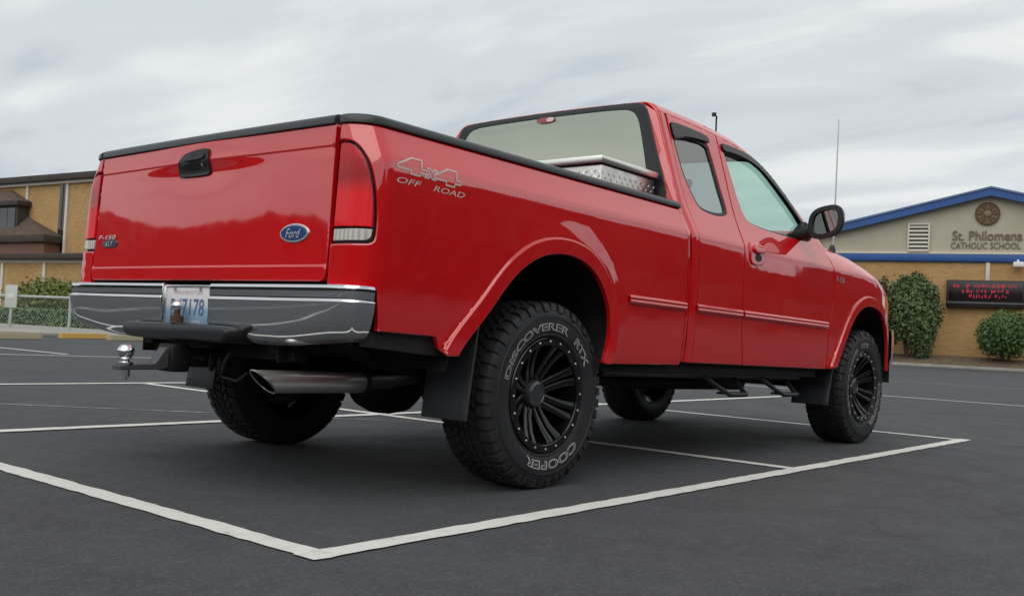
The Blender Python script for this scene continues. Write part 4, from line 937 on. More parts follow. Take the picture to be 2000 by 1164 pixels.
# ------------------------------------------------------------------ ground, markings
def ground(px, py, z=0.0):
    d = ray(px, py); return CAM_POS + d*((z-CAM_POS.z)/d.z)
def build_ground():
    m = mat('asphalt', (.06, .062, .067), .85, spec=.35); n = NB(m)
    big = n.noise(.28, 5, .6); mid = n.noise(2.6, 6, .65); blot = n.noise(13, 5, .7); coarse = n.noise(60, 5, .8); fine = n.noise(230, 3, .7); grit = n.noise(700, 2, .6)
    base = n.mix(n.ramp(big, (.32, 0.), (.70, 1.)), (.050, .052, .058), (.074, .077, .083))
    base = n.mix(n.ramp(mid, (.40, 0.), (.68, .55)), base, (.047, .048, .053))
    base = n.mix(n.ramp(blot, (.50, 0.), (.68, .55)), base, (.10, .102, .105))
    base = n.mix(n.ramp(coarse, (.54, 0.), (.68, .8)), base, (.16, .162, .163))
    base = n.mix(n.ramp(coarse, (.30, .8), (.44, 0.)), base, (.018, .018, .02))
    base = n.mix(n.ramp(fine, (.50, 0.), (.75, .6)), base, (.15, .15, .15))
    base = n.mix(n.ramp(grit, (.30, .6), (.45, 0.)), base, (.022, .022, .024))
    # old oil drips
    vo = n.N.new('ShaderNodeTexVoronoi'); vo.inputs['Scale'].default_value = .8; n.L.new(n.tc.outputs['Object'], vo.inputs['Vector'])
    base = n.mix(n.math('MULTIPLY', n.ramp(vo.outputs['Distance'], (.03, 1.), (.11, 0.)), n.ramp(mid, (.45, 0.), (.6, .7))), base, (.018, .018, .02))
    # hairline cracks, warped cell edges
    vor = n.N.new('ShaderNodeTexVoronoi'); vor.feature = 'DISTANCE_TO_EDGE'; vor.inputs['Scale'].default_value = .22; vor.inputs['Randomness'].default_value = 1
    mpn = n.N.new('ShaderNodeTexNoise'); mpn.inputs['Scale'].default_value = 1.1; mpn.inputs['Detail'].default_value = 8; mpn.inputs['Roughness'].default_value = .65; n.L.new(n.tc.outputs['Object'], mpn.inputs[0])
    wv = n.N.new('ShaderNodeVectorMath'); wv.operation = 'MULTIPLY_ADD'; wv.inputs[1].default_value = (1.3, 1.3, 0); n.L.new(mpn.outputs['Color'], wv.inputs[0]); n.L.new(n.tc.outputs['Object'], wv.inputs[2]); n.L.new(wv.outputs[0], vor.inputs['Vector'])
    crack = n.math('MULTIPLY', n.ramp(vor.outputs['Distance'], (.0004, .40), (.0016, 0.)), n.ramp(big, (.48, 0.), (.58, 1.)))
    n.col(n.mix(crack, base, (.020, .020, .022)))
    n.rough(n.ramp(mid, (.3, .74), (.7, .92))); n.bump(n.math('ADD', n.math('ADD', coarse, fine), n.math('MULTIPLY', grit, .5)), .6, .006)
    g = bmesh.new(); bmesh.ops.create_grid(g, x_segments=12, y_segments=12, size=450); o = bmobj('asphalt_ground', g, m); tag(o, kind='structure')
    pm = mat('line_paint', (.62, .61, .57), .7); n = NB(pm); w = n.noise(17, 7, .7); f = n.noise(150, 4, .75); d_ = n.noise(3, 4); wear = n.math('ADD', n.math('ADD', n.math('MULTIPLY', w, .55), n.math('MULTIPLY', f, .40)), n.math('MULTIPLY', d_, .25))
    c_ = n.mix(n.ramp(wear, (.50, .55), (.62, 0.)), (.70, .69, .645), (.50, .49, .455)); n.col(n.mix(n.ramp(wear, (.455, .9), (.485, 0.)), c_, (.085, .086, .09))); n.bump(f, .5, .004)
    pf = mat('faded_line_paint', (.30, .30, .29), .8); n = NB(pf); w = n.noise(9, 6, .65); n.col(n.ramp(w, (.40, (.13, .13, .13)), (.62, (.42, .42, .40))))
    def line(a, b, w, z=.004, m_=pm, name='parking_line'):
        a, b = Vector((*a, z)), Vector((*b, z)); L = (b-a).length; d = (b-a).normalized(); s = Vector((-d.y, d.x, 0)); k = max(2, int(L/.05))
        V = []; 
        for i in range(k+1):
            c = a+(b-a)*i/k
            for q in (-1, 1): V.append(c+s*q*(w/2+random.uniform(-.005, .005)))
        tag(pyobj(name, V, [(2*i, 2*i+2, 2*i+3, 2*i+1) for i in range(k)], m_), kind='structure')
    line((-1.48, -1.34), (-1.55, 9.0), .088, .0042); line((-1.53, -1.345), (4.72, -1.31), .088, .0050); line((1.69, -1.30), (1.66, 5.05), .085, .0042); line((4.64, -1.31), (4.55, 9.0), .085, .0042)
    line((-9, 1.66), (9, 1.98), .10, .0058); line((-9, 4.98), (14, 5.2), .10, .0058)
    line((10.95, 5), (11.6, -5), .10); line((-2, 11.9), (5.0, 10.15), .10); line((3.72, 13.4), (3.80, 11.0), .10); line((18.6, 8), (20.2, -3), .10, .004, pf)
    line((-1.2, 4.2), (1.4, 1.5), .035, .003, pf, 'asphalt_seam')
build_ground()

# ------------------------------------------------------------------ foliage
def leafmat(name, dark, mid, light, scale=1.2):
    m = mat(name, mid, .55, spec=.4); n = NB(m); a = n.noise(scale, 3); b = n.noise(scale*9, 2)
    v = n.math('ADD', n.math('MULTIPLY', a, .5), n.math('MULTIPLY', b, .5)); n.col(n.ramp(v, (.34, dark), (.5, mid), (.68, light))); n.b.inputs['Subsurface Weight'].default_value = 0
    return m
def leaves(bm, lobes, count, size, seed, up_bias=.35, aspect=.5):
    r = np.random.default_rng(seed); vol = np.array([l[1][0]*l[1][1]*l[1][2] for l in lobes])**.7; pk = r.choice(len(lobes), count, p=vol/vol.sum())
    d = r.normal(size=(count, 3)); d /= np.linalg.norm(d, axis=1)[:, None]; rad = 1-.55*r.random(count)**2.2; rad *= 1+.13*r.normal(size=count)
    for k in range(count):
        c, e = lobes[pk[k]]; p = Vector((c[0]+d[k, 0]*e[0]*rad[k], c[1]+d[k, 1]*e[1]*rad[k], c[2]+d[k, 2]*e[2]*rad[k]))
        if p.z < .02: continue
        nrm = Vector(d[k]+r.normal(size=3)*.6+np.array([0, 0, up_bias])).normalized(); t = nrm.orthogonal().normalized(); t.rotate(Matrix.Rotation(r.random()*6.28, 3, nrm)); b = nrm.cross(t); s = size*(.6+.8*r.random())
        q = [p-t*s, p+b*s*aspect-nrm*s*.15, p+t*s, p-b*s*aspect-nrm*s*.15]
        bm.faces.new([bm.verts.new(x) for x in q])
def shrub(name, label, cat, base, lobes, count, size, m, seed, stems=5, group=None):
    """lobes given relative to base in an axis-aligned frame"""
    T = empty(name, base); tag(T, label, cat, group)
    bm = bmesh.new(); leaves(bm, lobes, count, size, seed); me = bpy.data.meshes.new('foliage'); bm.to_mesh(me); bm.free(); link('foliage', me, m, T)
    bm = bmesh.new(); r = random.Random(seed)
    for k in range(stems):
        c, e = lobes[k % len(lobes)]; tube(bm, [(c[0]*.25+r.uniform(-.2, .2), c[1]*.25+r.uniform(-.2, .2), -.02), (c[0]*.6+r.uniform(-.2, .2), c[1]*.6, c[2]*.5), (c[0], c[1], c[2]+e[2]*.4)], [.07, .05, .015], 6)
    bmobj('stems', bm, mat('bark', (.07, .05, .035), .9), T, 50)
    return T
LEAF_D = leafmat('dark_leaves', (.034, .058, .020), (.085, .13, .045), (.19, .235, .09), 1.0)
LEAF_O = leafmat('olive_leaves', (.045, .050, .018), (.085, .088, .032), (.14, .135, .055))
LEAF_H = leafmat('hedge_leaves', (.026, .062, .016), (.062, .125, .034), (.13, .20, .06), 1.5)
LEAF_B = leafmat('bright_leaves', (.06, .085, .012), (.12, .155, .025), (.20, .23, .045))

# ------------------------------------------------------------------ surroundings materials
def brick(name, c1, c2, mortar, sc=1.0):
    m = mat(name, c1, .85, spec=.25); n = NB(m); sx = n.N.new('ShaderNodeSeparateXYZ'); n.L.new(n.tc.outputs['Object'], sx.inputs[0]); cb = n.N.new('ShaderNodeCombineXYZ'); n.L.new(n.math('ADD', sx.outputs[0], sx.outputs[1]), cb.inputs[0]); n.L.new(sx.outputs[2], cb.inputs[1])
    b = n.N.new('ShaderNodeTexBrick'); n.L.new(cb.outputs[0], b.inputs['Vector']); b.inputs['Scale'].default_value = sc; b.inputs['Brick Width'].default_value = .30; b.inputs['Row Height'].default_value = .095; b.inputs['Mortar Size'].default_value = .010; b.inputs['Bias'].default_value = -.1
    b.inputs['Color1'].default_value = (*c1, 1); b.inputs['Color2'].default_value = (*c2, 1); b.inputs['Mortar'].default_value = (*mortar, 1)
    st = n.noise(.5, 5, .6); n.col(n.mix(n.ramp(st, (.35, 0.), (.7, .5)), b.outputs['Color'], tuple(x*.78 for x in c2))); n.bump(b.outputs['Fac'], -.4, .01); return m
BRK = brick('tan_brick', (.54, .325, .125), (.43, .235, .085), (.46, .36, .23))
BRK2 = brick('golden_brick', (.56, .345, .14), (.44, .25, .095), (.44, .34, .2))
STUC = mat('beige_stucco', (.47, .43, .33), .9, spec=.2); _n = NB(STUC); _n.col(_n.ramp(_n.noise(.6, 6, .6), (.3, (.43, .395, .305)), (.75, (.50, .46, .36)))); _n.bump(_n.noise(60, 3), .3, .01)
BLUE = mat('blue_fascia', (.015, .07, .25), .5); _n = NB(BLUE); _n.col(_n.ramp(_n.noise(1.2, 4), (.3, (.015, .075, .26)), (.8, (.021, .10, .33))))
BROWN = mat('brown_fascia', (.045, .035, .030), .7); _n = NB(BROWN); _n.col(_n.ramp(_n.noise(1.5, 4), (.3, (.036, .028, .024)), (.8, (.06, .047, .04))))
SHNG = mat('brown_shingle', (.11, .078, .062), .9, spec=.2); _n = NB(SHNG); _n.col(_n.ramp(_n.noise(4, 5), (.3, (.08, .057, .046)), (.8, (.14, .10, .08))))
TRIM = mat('pale_trim', (.62, .58, .50), .7); DARK = mat('dark_window', (.012, .014, .016), .12, coat=.6); CONC = mat('concrete', (.33, .32, .29), .9); _n = NB(CONC); _n.col(_n.ramp(_n.noise(1.8, 6), (.3, (.26, .25, .225)), (.8, (.40, .385, .35))))
SOIL = mat('bark_mulch', (.12, .08, .05), .95); _n = NB(SOIL); _n.col(_n.ramp(_n.noise(5, 6), (.3, (.07, .05, .034)), (.75, (.20, .145, .09)))); _n.bump(_n.noise(9, 5), .6, .08)

class Facade:
    """frame of a wall: local x runs right along the wall, local y away from the viewer, z up"""
    def __init__(s, px, depth, ang):
        s.o = at(px, 600, depth); s.o.z = 0; s.u = Vector((math.cos(ang), math.sin(ang), 0)); s.n = Vector((-s.u.y, s.u.x, 0))
        if s.n.dot(fw) < 0: s.n = -s.n
        s.rot = math.atan2(s.u.y, s.u.x)
    def L(s, px, py, back=0.0):
        """local (x, z) of a photo pixel on the plane 'back' metres behind the wall face"""
        d = ray(px, py); q = s.o+s.n*back; t = (q-CAM_POS).dot(s.n)/d.dot(s.n); p = CAM_POS+d*t-s.o; return p.dot(s.u), p.z
    def world(s, x, y, z=0): return s.o+s.u*x+s.n*y+Vector((0, 0, z))
    def empty(s, name):
        e = empty(name, s.o); e.rotation_euler = (0, 0, s.rot); return e

# ------------------------------------------------------------------ school on the right
def school():
    Fc = Facade(1935, 50, YAW+math.radians(64)+math.pi); E_ = Fc.empty('school_building'); tag(E_, 'tan brick school hall with beige gable and blue roof edges', 'building')
    X = lambda px, py=600: Fc.L(px, py)[0]; Z = lambda px, py: Fc.L(px, py)[1]
    pk = Fc.L(1936, 371); sl = Fc.L(1646, 441); slope = (pk[1]-sl[1])/(pk[0]-sl[0]); xl = pk[0]-14.5; xr = pk[0]+14.5; zb = Z(1850, 511); zt = Z(1850, 497)
    roofz = lambda x: pk[1]-abs(x-pk[0])*slope
    boxo('wall', xl+.4, xr-.4, 0, .35, 0, zb+.05, BRK, E_, 0); 
    bm = bmesh.new(); prism(bm, [(xl+.4,zb),(xr-.4,zb),(xr-.4,roofz(xr-.4)-.2),(pk[0],pk[1]-.2),(xl+.4,roofz(xl+.4)-.2)], -.02, .3); bmobj('gable', bm, STUC, E_)
    boxo('fascia_band', xl, xr, -.16, 0, zb, zt, BLUE, E_, .02); boxo('band_flashing', xl, xr, -.17, .0, zt+.003, zt+.10, TRIM, E_, .01)
    th = abs(Fc.L(1800, 400)[1]-Fc.L(1800, 413)[1])
    for s in (-1, 1):
        bm = bmesh.new(); a = pk[0]; b = pk[0]+s*15; prism(bm, [(a,pk[1]-th),(b,roofz(b)-th),(b,roofz(b)),(a,pk[1])], -.45, -.28); bmobj('rake_board', bm, BLUE, E_)
        bm = bmesh.new(); prism(bm, [(a,pk[1]+.02),(b,roofz(b)+.02),(b,roofz(b)+.12),(a,pk[1]+.12)], -.5, 24); bmobj('roof', bm, mat('roof_metal', (.10, .16, .30), .5), E_)
    for x in (xl+.2, xr-.6): boxo('side_wall', x, x+.35, .36, 24, 0, roofz(x)-.25, BRK, E_, 0)
    # louvre
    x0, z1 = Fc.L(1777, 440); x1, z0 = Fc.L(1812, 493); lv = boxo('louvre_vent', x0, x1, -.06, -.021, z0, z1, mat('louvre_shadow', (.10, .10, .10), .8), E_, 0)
    k = 7
    for i in range(k):
        zc = z0+(z1-z0)*(i+.5)/k; h = (z1-z0)/k*.31
        bm = bmesh.new(); prism(bm, [(-.16,zc-h),(-.06,zc+h*.6),(-.062,zc+h),(-.16,zc-h*.4)], x0, x1, lambda a, b, t: (t, a, b)); bmobj('slat', bm, TRIM if i not in (1, 3) else TRIM, lv)
    for a, b in ((x0-.08, x0), (x1, x1+.08)): boxo('vent_frame', a, b, -.17, -.02, z0-.08, z1+.08, TRIM, lv, .005)
    boxo('vent_frame', x0, x1, -.17, -.02, z1, z1+.08, TRIM, lv, .005); boxo('vent_frame', x0, x1, -.17, -.02, z0-.08, z0, TRIM, lv, .005)
    # medallion
    c = Fc.L(1929, 418); r = abs(Fc.L(1954, 418)[0]-c[0]); BRZ = mat('bronze', (.14, .085, .045), .6, .2); BRZ2 = mat('bronze_light', (.24, .16, .09), .6, .2)
    md = latheo('round_medallion', [(0,.0),(r*.97,.0),(r,.02),(r,.09),(r*.93,.11),(r*.90,.07),(0,.07)], (c[0], -.02, c[1]), (0, -1, 0), BRZ, E_, 48)
    latheo('medallion_boss', [(r*.30,.07),(r*.28,.12),(r*.2,.14),(0,.14)], (c[0], -.02, c[1]), (0, -1, 0), BRZ2, md, 24)
    for k in range(12):
        a = 2*math.pi*k/12; bm = bmesh.new(); box(bm, r*.36, r*.84, -.13, -.08, -r*.055, r*.055, .02)
        for v in bm.verts: v.co = Vector((c[0]+v.co.x*math.cos(a)-v.co.z*math.sin(a), v.co.y, c[1]+v.co.x*math.sin(a)+v.co.z*math.cos(a)))
        bmobj('medallion_petal', bm, BRZ2 if k % 2 else BRZ, md)
    # lettering, each letter a piece of its own
    LET = mat('bronze_letters', (.16, .12, .085), .6)
    def letters(words, x0, x1, z0, z1, cap, bold):
        V, Fq = fit_text(words, x1-x0, z1-z0, extrude=.02, offset=bold)
        par = {}
        bm = bmesh.new(); vs = [bm.verts.new((x0+(x1-x0)/2+v[0], -.06-v[2]*.6, (z0+z1)/2+v[1])) for v in V]
        for f in Fq:
            try: bm.faces.new([vs[i] for i in f])
            except ValueError: pass
        # split into islands sorted by x, merge islands overlapping in x (dot of i, counters)
        bm.verts.ensure_lookup_table(); seen = set(); isl = []
        for v in bm.verts:
            if v in seen: continue
            st = [v]; seen.add(v); g = []
            while st:
                q = st.pop(); g.append(q)
                for e in q.link_edges:
                    o = e.other_vert(q)
                    if o not in seen: seen.add(o); st.append(o)
            isl.append([min(q.co.x for q in g), max(q.co.x for q in g), set(g)])
        isl.sort(key=lambda t: t[0]); mer = []
        for t in isl:
            if mer and t[0] < mer[-1][1]-.01: mer[-1][1] = max(mer[-1][1], t[1]); mer[-1][2] |= t[2]
            else: mer.append(t)
        for t in mer:
            b2 = bmesh.new(); mp = {v: b2.verts.new(v.co) for v in t[2]}
            for f in bm.faces:
                if f.verts[0] in mp:
                    try: b2.faces.new([mp[v] for v in f.verts])
                    except ValueError: pass
            bmobj('letter', b2, LET, E_)
        bm.free()
    a = Fc.L(1860, 470); b = Fc.L(1998, 451); letters('St. Philomena', a[0], b[0], a[1], b[1], 1, .012)
    a = Fc.L(1857, 486); b = Fc.L(1994, 474); letters('CATHOLIC SCHOOL', a[0], b[0], a[1], b[1], 1, .004)
    # conduit and flood light on the wall
    x = X(1927); boxo('conduit', x-.10, x+.10, -.09, -.002, Z(1927, 552), zb-.003, TRIM, E_, .03)
    q = Fc.L(1988, 518); fl = boxo('flood_light', q[0]-.22, q[0]+.28, -.62, -.25, q[1]-.14, q[1]+.12, MT['white'], E_, .05); boxo('lamp_bracket', q[0]-.05, q[0]+.05, -.26, -.002, q[1], q[1]+.25, MT['white'], fl, .01)
    # LED message board on the wall (own thing)
    a = Fc.L(1847, 598, -.4); b = Fc.L(2004, 549, -.4); S = empty('message_board', Fc.world((a[0]+b[0])/2, -.4, 0)); S.rotation_euler = (0, 0, Fc.rot); tag(S, 'black electronic message board with glowing red lines mounted on school wall', 'sign')
    hw = (b[0]-a[0])/2; boxo('cabinet', -hw, hw, 0, .39, a[1], b[1], mat('sign_cabinet', (.016, .016, .018), .5), S, .03)
    boxo('screen', -hw+.12, hw-.12, -.012, -.001, a[1]+.32, b[1]-.10, mat('screen_black', (.012, .006, .008), .25), S, .004)
    boxo('lower_rail', -hw, hw, -.05, -.002, a[1]+.16, a[1]+.24, mat('rail_grey', (.09, .09, .095), .5), S, .01)
    led = mat('red_leds', (.2, .01, .02), .5); led.node_tree.nodes['Principled BSDF'].inputs['Emission Color'].default_value = (.62, .015, .05, 1); led.node_tree.nodes['Principled BSDF'].inputs['Emission Strength'].default_value = .55
    rr = random.Random(4); z0, z1 = a[1]+.40, b[1]-.18; rows = 3
    for i in range(rows):
        bm = bmesh.new(); zc = z1-(z1-z0)*(i+.5)/rows; hh = (z1-z0)/rows*.36; span = (.92, .66, .50)[i]*(hw-.2); x = -span
        while x < span:
            w = rr.uniform(.10, .22)
            for c_ in range(3):
                if rr.random() < .8: box(bm, x+w*.33*c_, x+w*.33*c_+w*.24, -.018, -.0125, zc-hh*rr.choice((1, .4, .1)), zc+hh*rr.choice((1, 1, .3)))
            x += w+.05+(.12 if rr.random() < .2 else 0)
        tag(bmobj('led_line', bm, led, S), kind='stuff')
    # planting bed, kerb
    bm = bmesh.new(); vs = {}
    for i in range(31):
        x = -16+34*i/30
        for j, (y, z) in enumerate(((-3.6,.10),(-3.0,.22),(-2.0,.42),(-1.0,.55),(.0,.58))): vs[i, j] = bm.verts.new(Fc.world(x, y, z+random.uniform(-.04, .04)*(j > 0)))
    for i in range(30):
        for j in range(4): bm.faces.new((vs[i, j], vs[i+1, j], vs[i+1, j+1], vs[i, j+1]))
    tag(bmobj('planting_bed', bm, SOIL, None, 60), kind='structure')
    kb = boxo('kerb', -17, 19, -3.85, -3.6, 0, .15, CONC, None, .02); kb.location = Fc.o; kb.rotation_euler = (0, 0, Fc.rot); tag(kb, kind='structure')
    gs = boxo('grass_verge', -17, pk[0]-7.2, -3.595, -3.3, .0, .17, leafmat('lawn', (.05, .09, .03), (.07, .12, .045), (.10, .15, .06)), None, .01); gs.location = Fc.o; gs.rotation_euler = (0, 0, Fc.rot); tag(gs, kind='structure')
    # shrubs against the wall
    def sh(name, label, px0, px1, py0, py1, back, lobes, cnt, size, m, seed, stems=5):
        l = Fc.L(px0, py0, back); h = Fc.L(px1, py1, back); w = (h[0]-l[0])/2; H = l[1]-h[1]; zb_ = h[1]; base = Fc.world((l[0]+h[0])/2, back, zb_)
        lb = []
        for fx, fy, fz, ex, ez in lobes:
            cx = fx*w; lb.append(((Fc.u*cx+Fc.n*(fy*w*.5))+Vector((0, 0, fz*H)), (ex*w, ex*w*.7, ez*H)))
        return shrub(name, label, 'shrub', base, [((c.x, c.y, c.z), e) for c, e in lb], cnt, size, m, seed, stems)
    sh('tall_shrub', 'tall dark green shrub left of the message board', 1714, 1850, 530, 706, -1.9, [(.12,0,.72,.62,.24),(-.40,-.1,.66,.55,.24),(.48,.1,.54,.48,.24),(0,-.3,.50,.75,.27),(.30,-.2,.30,.52,.22),(.1,-.2,.88,.34,.11),(-.25,-.2,.84,.26,.12),(.35,-.1,.10,.30,.12),(-.5,-.2,.38,.45,.22),(.5,0,.75,.3,.14),(-.7,0,.5,.25,.2)], 12000, .092, LEAF_D, 11, 8)
    sh('leggy_shrub', 'sparse olive shrub between truck fender and tall dark shrub', 1690, 1748, 538, 704, -2.7, [(-.1,0,.75,.6,.18),(.3,0,.55,.6,.2),(-.3,.1,.45,.5,.25),(.2,0,.9,.3,.1),(0,0,.2,.4,.15)], 2000, .10, LEAF_O, 12, 7)
    sh('round_shrub', 'rounded clipped green shrub below the message board', 1893, 2030, 602, 704, -1.9, [(0,0,.48,.92,.44),(-.35,-.2,.42,.6,.38),(.4,-.2,.48,.6,.42),(0,-.4,.62,.6,.34)], 8000, .078, LEAF_H, 13, 4)
school()

# ------------------------------------------------------------------ church building on the left
def church():
    Fc = Facade(120, 58, math.radians(97)+math.pi); E_ = Fc.empty('church_building'); tag(E_, 'golden brick church with brown flat fascia and stepped hip roofs', 'building')
    L = Fc.L; bk = 0
    def rect(name, px0, py0, px1, py1, y0, y1, m, parent=E_, back=0.0, bev=.0):
        """upright slab whose front face spans the photo rectangle"""
        a = L(px0, py1, back); b = L(px1, py0, back); return boxo(name, a[0], b[0], y0, y1, a[1], b[1], m, parent, bev)
    top = L(120, 346)[1]; xl = L(-230, 400)[0]; xr = L(470, 400)[0]; ft = L(120, 358)[1]
    boxo('brick_wall', xl, xr, 0, .4, 0, top-.02, BRK2, E_, 0); boxo('roof_fascia', xl-.4, xr+.4, -.45, 12, ft+.12, top+.12, BROWN, E_, .02); boxo('soffit_trim', xl, xr, -.2, -.002, ft-.06, ft+.117, TRIM, E_, .01)
    for x in (xl, xr-.4): boxo('side_wall', x, x+.4, .402, 11.5, 0, top-.02, BRK2, E_, 0)
    boxo('back_wall', xl+.402, xr-.402, 11.1, 11.5, 0, top-.02, BRK2, E_, 0)
    for px in (131, 53, -60, 230, 330, 400): x = L(px, 420)[0]; boxo('pilaster', x-.09, x+.09, -.12, -.002, 0, ft-.063, TRIM, E_, .01)
    for px0, px1 in ((112, 125), (205, 218), (305, 318)):
        a = L(px0, 470)[0]; b = L(px1, 470)[0]; w = boxo('slit_window', a, b, -.03, -.002, 1.5, ft-.10, DARK, E_, 0)
        boxo('window_mullion', (a+b)/2-.03, (a+b)/2+.03, -.05, -.031, 1.5, ft-.10, BROWN, w, 0)
    # stepped hip roofs of the lower entrance wing, in front of the tall wall
    def hip(name, px_l, px_r, py_e, px_r2, py_t, back, depth, th_px):
        """roof block: eave line at py_e down to the right end px_r, ridge ending at px_r2 / py_t"""
        e = L(px_r, py_e, back); t = L(px_r2, py_t, back+depth*.9); xl_ = L(px_l, py_e, back)[0]; th = abs(L(px_r, py_e, back)[1]-L(px_r, py_e+th_px, back)[1])
        bm = bmesh.new(); y0, y1 = back, back+depth; ym = y0+.9*depth
        A = [bm.verts.new(p) for p in ((xl_, y0, e[1]), (e[0], y0, e[1]), (e[0], y1, e[1]), (xl_, y1, e[1]))]; B = [bm.verts.new((xl_, ym, t[1])), bm.verts.new((t[0], ym, t[1]))]
        bm.faces.new((A[0], A[1], B[1], B[0])); bm.faces.new((A[1], A[2], B[1])); bm.faces.new((A[2], A[3], B[0], B[1])); bm.faces.new((A[3], A[0], B[0])); o = bmobj(name, bm, SHNG, E_)
        boxo('eave_board', xl_, e[0], y0, y1, e[1]-th, e[1]-.003, BROWN, o, .01); return e, th, xl_
    e, th, xl_ = hip('hip_roof', -140, 86, 458, 55, 424, -1.25, 1.2, 14)
    boxo('wing_wall', xl_, e[0]-.25, -1.05, -.05, 0, e[1]-th-.003, mat('maroon_siding', (.17, .085, .06), .8), E_, 0)
    e2, th2, xl2 = hip('hip_roof', -140, 34, 391, 22, 371, -.95, .9, 9)
    boxo('clerestory', xl2, e2[0]-.2, -.75, -.05, e[1]+.02, e2[1]-th2-.003, BROWN, E_, 0)
    for k in range(5): boxo('clerestory_pane', e2[0]-.4-.85*(k+1), e2[0]-.45-.85*k, -.78, -.752, e[1]+.45, e2[1]-th2-.15, DARK, E_, 0)
    # low front wall with brown coping
    b0 = -8; zt = L(80, 496, b0)[1]; zc = L(80, 507, b0)[1]; xr0 = L(330, 520, b0)[0]
    boxo('low_wall', L(-200, 520, b0)[0], xr0, b0, b0+.35, 0, zc-.003, BRK2, E_, 0); boxo('low_wall_fascia', L(-200, 520, b0)[0]-.3, xr0+.3, b0-.35, b0+1.0, zc, zt, BROWN, E_, .02); boxo('low_wall_trim', L(-200, 520, b0)[0], xr0, b0-.06, b0-.002, zc-.16, zc-.004, TRIM, E_, .005)
    for px in (6, 88, -75, 170, 250): x = L(px, 530, b0)[0]; boxo('pilaster', x-.10, x+.10, b0-.08, b0-.002, 0, zc-.164, TRIM, E_, .01)
    # shrub and clipped hedge
    b1 = -11; a = L(36, 542, b1); b = L(152, 632, b1); c = L(95, 632, b1); base = Fc.world(c[0], b1, 0); w = (b[0]-a[0])/2; H = a[1]
    lb = [((Fc.u*(fx*w))+Vector((0, 0, fz*H)), (ex*w, ex*w*.8, ez*H)) for fx, fz, ex, ez in ((0,.55,.8,.42),(-.45,.45,.5,.38),(.45,.5,.6,.42),(.1,.75,.5,.24))]
    shrub('rounded_shrub', 'yellow green rounded shrub behind the hedge beside the church', 'shrub', base, [((c_.x, c_.y, c_.z), e_) for c_, e_ in lb], 4200, .085, LEAF_B, 21, 4)
    b2 = -13.5; hx0 = L(-150, 620, b2)[0]; hx1 = L(260, 620, b2)[0]; hz = L(80, 604, b2)[1]
    T = empty('clipped_hedge', Fc.world(0, b2, 0)); T.rotation_euler = (0, 0, Fc.rot); tag(T, 'long low clipped green hedge in front of the church wall', 'hedge')
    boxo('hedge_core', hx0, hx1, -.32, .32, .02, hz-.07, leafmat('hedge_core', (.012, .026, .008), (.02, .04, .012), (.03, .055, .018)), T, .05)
    r = np.random.default_rng(5); bm = bmesh.new()
    for k in range(9000):
        x = r.uniform(hx0, hx1); f = r.random(); p = Vector((x, -.36+.05*r.normal(), r.uniform(.03, hz))) if f < .6 else Vector((x, r.uniform(-.36, .36), hz-.04+.03*r.normal()))
        nv = Vector((r.normal()*.6, -1 if f < .6 else -.2, .6 if f < .6 else 1.2)).normalized(); t = nv.orthogonal(); t.rotate(Matrix.Rotation(r.random()*6.28, 3, nv)); b_ = nv.cross(t); s = .05*(.6+.8*r.random())
        bm.faces.new([bm.verts.new(q) for q in (p-t*s, p+b_*s*.6, p+t*s, p-b_*s*.6)])
    me = bpy.data.meshes.new('hedge_leaves'); bm.to_mesh(me); bm.free(); link('hedge_leaves', me, LEAF_H, T)
    # pavement in front of the hedge
    pv = boxo('pavement', L(-400, 600, b2)[0], L(500, 600, b2)[0], b2-9.5, b2-.5, 0, .10, CONC, None, .02); pv.location = Fc.o; pv.rotation_euler = (0, 0, Fc.rot); tag(pv, kind='structure')
    # rail fence with chain link fabric
    b3 = -18; GAL = mat('galvanised', (.50, .52, .52), .45, .5); fx0 = L(-120, 600, b3)[0]; fx1 = L(300, 600, b3)[0]; fz = L(60, 579, b3)[1]
    T = empty('chain_link_fence', Fc.world(0, b3, .10)); T.rotation_euler = (0, 0, Fc.rot); tag(T, 'galvanised chain link fence with a top rail before the hedge', 'fence'); fz -= .10
    tubeo('top_rail', [(fx0, 0, fz), (fx1, 0, fz)], .035, GAL, T, 8)
    for px in (-95, 21, 137, 250): x = L(px, 600, b3)[0]; tubeo('fence_post', [(x, 0, 0), (x, 0, fz+.12)], .04, GAL, T, 8)
    bm = bmesh.new(); 
    for k in range(int((fx1-fx0+fz)/.13)):
        for s in (1, -1):
            x = fx0+k*.13-(fz if s > 0 else 0); p0, p1 = Vector((x, 0, .03)), Vector((x+fz-.05, 0, fz-.02))
            if s < 0: p0, p1 = Vector((x, .004, fz-.02)), Vector((x+fz-.05, .004, .03))
            if p0.x < fx0 or p1.x > fx1: continue
            tube(bm, [p0, p1], .0022, 3, False)
    tag(bmobj('wire_mesh', bm, GAL, T), kind='stuff')
    # small sign on the fence post
    b = L(8, 600, b3-.1); a = L(34, 557, b3-.1); S = empty('fence_sign', Fc.world((a[0]+b[0])/2, b3-.1, 0)); S.rotation_euler = (0, 0, Fc.rot); tag(S, 'pale weathered square sign on the fence post by the hedge', 'sign')
    boxo('sign_plate', -abs(a[0]-b[0])/2, abs(a[0]-b[0])/2, 0, .02, b[1], a[1], mat('weathered_sign', (.50, .54, .51), .7), S, .004); boxo('sign_post', -.03, .03, .022, .06, .1, a[1]-.1, GAL, S, .004)
    boxo('sign_panel', -abs(a[0]-b[0])*.28, abs(a[0]-b[0])*.28, -.012, -.002, b[1]+.25, a[1]-.25, mat('sign_field', (.62, .66, .62), .6), S, .003)
    # painted wheel stops
    YEL = mat('worn_yellow_paint', (.62, .40, .10), .75); _n = NB(YEL); _n.col(_n.ramp(_n.noise(3, 6), (.35, (.62, .36, .06)), (.75, (.55, .37, .12))))
